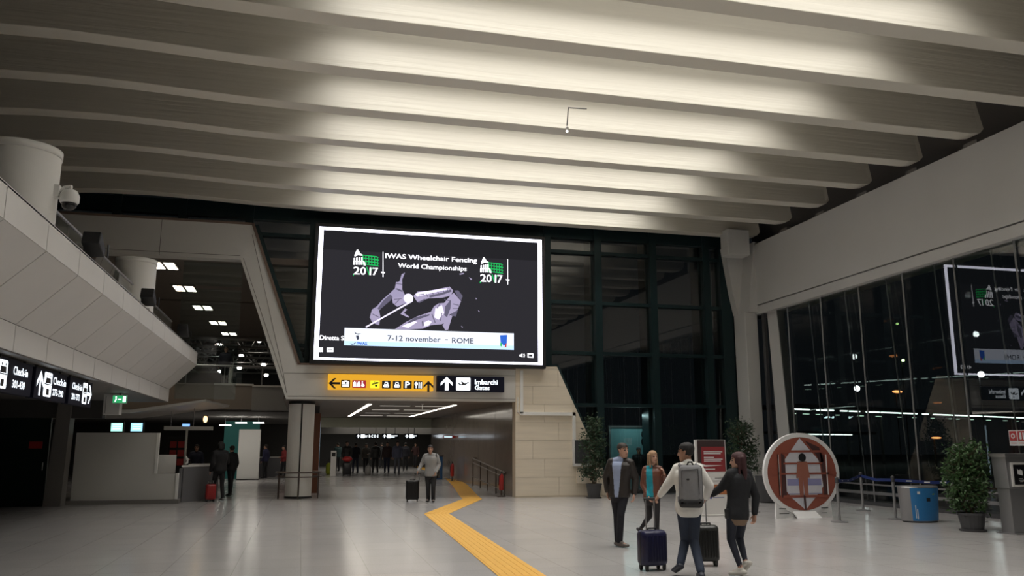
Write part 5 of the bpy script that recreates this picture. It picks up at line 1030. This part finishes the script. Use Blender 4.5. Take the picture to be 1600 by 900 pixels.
# ---- far walker in grey hoodie
D = 25.8
J = px_joints(D, dict(head=(672.5, 702, -.05), shR=(664.5, 713, 0), shL=(682, 713, 0), elR=(659, 725, .02), wrR=(653.5, 736, -.10), elL=(686, 726, .03), wrL=(681, 738, -.10), hipR=(668.5, 742, 0), hipL=(678, 742, 0), knR=(669, 760, -.04), anR=(669, 777, .05), knL=(677, 760, -.10), anL=(677, 777, -.06)))
J['anR'].z = .09; J['anL'].z = .09; J['toeR'] = vdir(-.1, -1); J['toeL'] = vdir(.1, -1)
person('person in grey hoodie and black trousers walking out of the passage', J, vdir(.1, -1), dict(hair=(.02, .015, .015), top=(.30, .30, .30), pants=(.015, .015, .018), shoes=(.03, .03, .03), bulk=.035, hem=-.1, hood=True, s=.98, leg=1.1, topname='hoodie'), .011)
g_ = grip_of(J, 'R'); b_ = onZ(644, 784); suitcase((b_.x, b_.y, 0), math.radians(-10), .40, .28, .58, (.012, .012, .013), 'black soft suitcase wheeled by the person in the grey hoodie', .14, g_.z)
q_ = J['hipL']+vdir(.2, .1)*.14; t = thing('shoulder_bag', q_-UP*.1, 'black shoulder bag at the hip of the person in the hoodie', 'bag'); obj('bag', rbox(q_+UP*.02, vdir(.3, -1), UP, vdir(1, .3), .11, .12, .04, .03), 'pack_black', t); obj('strap', MB().tube([q_+UP*.12, J['shL']+UP*.06+vdir(0, -1)*.09, J['shL']+UP*.09], .014, 6), 'pack_black', t)
# ---- stock figures for the distance
def stock(x, y, z, rot, label, cl, group, pose=0, h=1.72, rnd=random):
    s = h/1.75; M_ = Matrix.Translation((x, y, z)) @ Matrix.Rotation(rot, 4, 'Z') @ Matrix.Scale(s, 4); st = (.0, .10, -.08, .14)[pose % 4]
    Q = dict(head=(0, .03, 1.63), shL=(-.18, 0, 1.42), shR=(.18, 0, 1.42), elL=(-.24, -.03, 1.14), elR=(.24, -.03, 1.14), wrL=(-.24, .08, .90), wrR=(.24, .06, .90), hipL=(-.09, 0, .92), hipR=(.09, 0, .92), knL=(-.10, .03+st, .5), knR=(.10, .03-st*.4, .5), anL=(-.11, st, .09), anR=(.11, -st, .10))
    if pose == 1: Q['elR'] = (.25, .05, 1.15); Q['wrR'] = (.18, .28, 1.2)
    if pose == 2: Q['elL'] = (-.24, .04, 1.15); Q['wrL'] = (-.08, .22, 1.12)
    J = {k: M_ @ Vector(v) for k, v in Q.items()}; fw = M_.to_3x3() @ Vector((0, 1, 0)); J['toeL'] = fw; J['toeR'] = fw
    cl = dict(cl); cl['s'] = s
    return person(label, J, M_.to_3x3() @ Vector((.3*(pose-1.5), 1, 0)), cl, .018, group, z, fine=False)
blk = (.015, .015, .018); nav = (.02, .025, .05)
crowd = [(541, 741, 3.0, (.02, .02, .02), blk, 1.78, 'person in black beside a red bag in the passage crowd', 0), (555, 740, .2, (.012, .012, .02), nav, 1.7, 'person in a dark navy coat within the passage crowd', 1), (571, 739, 3.3, (.10, .09, .08), blk, 1.66, 'person with dark jacket and pale bag in the passage crowd', 2), (586, 740, .1, (.03, .03, .03), blk, 1.74, 'person in charcoal jacket at the middle of the passage crowd', 3), (604, 740, 3.0, (.05, .03, .03), nav, 1.76, 'person in maroon black jacket striding in the passage crowd', 3), (620, 741, 3.2, (.12, .13, .20), (.12, .13, .16), 1.78, 'person in blue grey shirt and grey trousers in the passage crowd', 0), (633, 736, 0, (.02, .02, .03), blk, 1.72, 'person in black behind the blue grey shirt in the passage crowd', 2), (649, 731, 2.6, (.05, .02, .02), blk, 1.72, 'person in dark red top deeper in the passage', 1), (660, 727, .4, (.03, .03, .035), blk, 1.76, 'person in dark coat just behind the grey hoodie', 0), (527, 737, .5, (.02, .05, .05), blk, 1.70, 'person in dark teal jacket next to the ticket pillar', 0), (690, 732, 3.1, (.02, .02, .022), blk, 1.72, 'person in black waiting near the marble passage wall', 2), (596, 732, .3, (.02, .02, .022), blk, 1.72, 'person mostly hidden behind the passage crowd', 0)]
for px, py_, rot, top, pants, h, lab, pose in crowd:
    q = onZ(px, py_, RZ); stock(q.x, q.y, RZ, rot, lab, dict(hair=(.03, .025, .02), top=top, pants=pants, shoes=(.02, .02, .02), bulk=.03, hem=-.15), 'passage crowd', pose, h)
q = onZ(541, 743, RZ); suitcase((q.x, q.y-.5, RZ), .1, .45, .3, .62, (.02, .02, .024), 'dark trolley case under a red bag in the passage crowd', 0, .7, ribs=False)
t = thing('red_bag', (q.x, q.y-.5, RZ+.72), 'red bag lying on the dark trolley case in the crowd', 'bag'); obj('bag', MB().ell((q.x, q.y-.5, RZ+.86), .26, .16, .15), 'red', t, smooth=True); obj('strap', MB().tube([(q.x-.1, q.y-.5, RZ+.98), (q.x, q.y-.5, RZ+1.08), (q.x+.1, q.y-.5, RZ+.98)], .012, 6), 'black', t)
q = onZ(574, 742, RZ); t = thing('white_bag', (q.x, q.y-.4, RZ), 'pale plastic carrier bag standing within the passage crowd', 'bag'); obj('bag', MB().lathe([(.13, 0), (.17, .12), (.15, .42), (.07, .5)], (q.x, q.y-.4, RZ), 10), mat('pale_bag', (.35, .34, .33), .5), t, smooth=True); obj('handles', MB().tube([(q.x-.05, q.y-.4, RZ+.48), (q.x, q.y-.4, RZ+.62), (q.x+.05, q.y-.4, RZ+.48)], .01, 6), 'pale_bag', t)
q = onZ(340, 783); stock(q.x, q.y, 0, .5, 'person in black puffer coat standing at the service counter', dict(hair=(.01, .01, .01), top=(.012, .012, .014), pants=(.012, .012, .014), shoes=(.2, .2, .2), bulk=.05, hem=-.2, long=.1), 'people at the counter', 1, 1.78)
q2 = onZ(330, 779); stock(-2.25, 30.35, 0, .9, 'person with pale face leaning at the service counter', dict(hair=(.05, .04, .03), top=(.014, .014, .018), pants=(.014, .014, .018), shoes=(.02, .02, .02), bulk=.04, hem=-.15), 'people at the counter', 2, 1.66)
q = onZ(328, 784); suitcase((q.x, q.y, 0), .3, .30, .22, .46, (.30, .02, .02), 'red suitcase standing by the person at the service counter', 0, .62, ribs=False)
stock(-3.7, 33, 0, 3.0, 'clerk in dark clothes behind the service counter', dict(hair=(.02, .015, .012), top=(.02, .025, .05), pants=blk, shoes=blk, bulk=.02), 'people at the counter', 1, 1.7)
q = onZ(425, 737); stock(q.x, 45.5, 0, 1.0, 'distant person in navy in front of the far counter', dict(hair=(.02, .015, .012), top=(.02, .02, .06), pants=blk, shoes=blk), 'distant check-in people', 0, 1.7)
stock(q.x+.9, 46, 0, 2.0, 'distant person in red top near the far counter', dict(hair=(.02, .015, .012), top=(.25, .03, .03), pants=blk, shoes=blk), 'distant check-in people', 2, 1.66)
q = onY(351, 590, 36); stock(q.x, 36, 3.95, 3.0, 'person in dark clothes behind the upper railing', dict(hair=(.02, .015, .012), top=(.03, .03, .05), pants=blk, shoes=blk, bulk=.03), None, 0, 1.72)
q = onY(998, 760, 28.6); stock(q.x, 28.5, -.1, 2.7, 'person in black standing behind the green curtain wall', dict(hair=(.01, .01, .01), top=(.012, .012, .015), pants=blk, shoes=blk, bulk=.03), 'people outside the glass', 0, 1.7)
q = onY(1020, 760, 28.7); stock(q.x, 28.7, -.1, 2.2, 'person in white top standing behind the green curtain wall', dict(hair=(.01, .01, .01), top=(.45, .45, .45), pants=blk, shoes=blk, bulk=.02), 'people outside the glass', 1, 1.68)
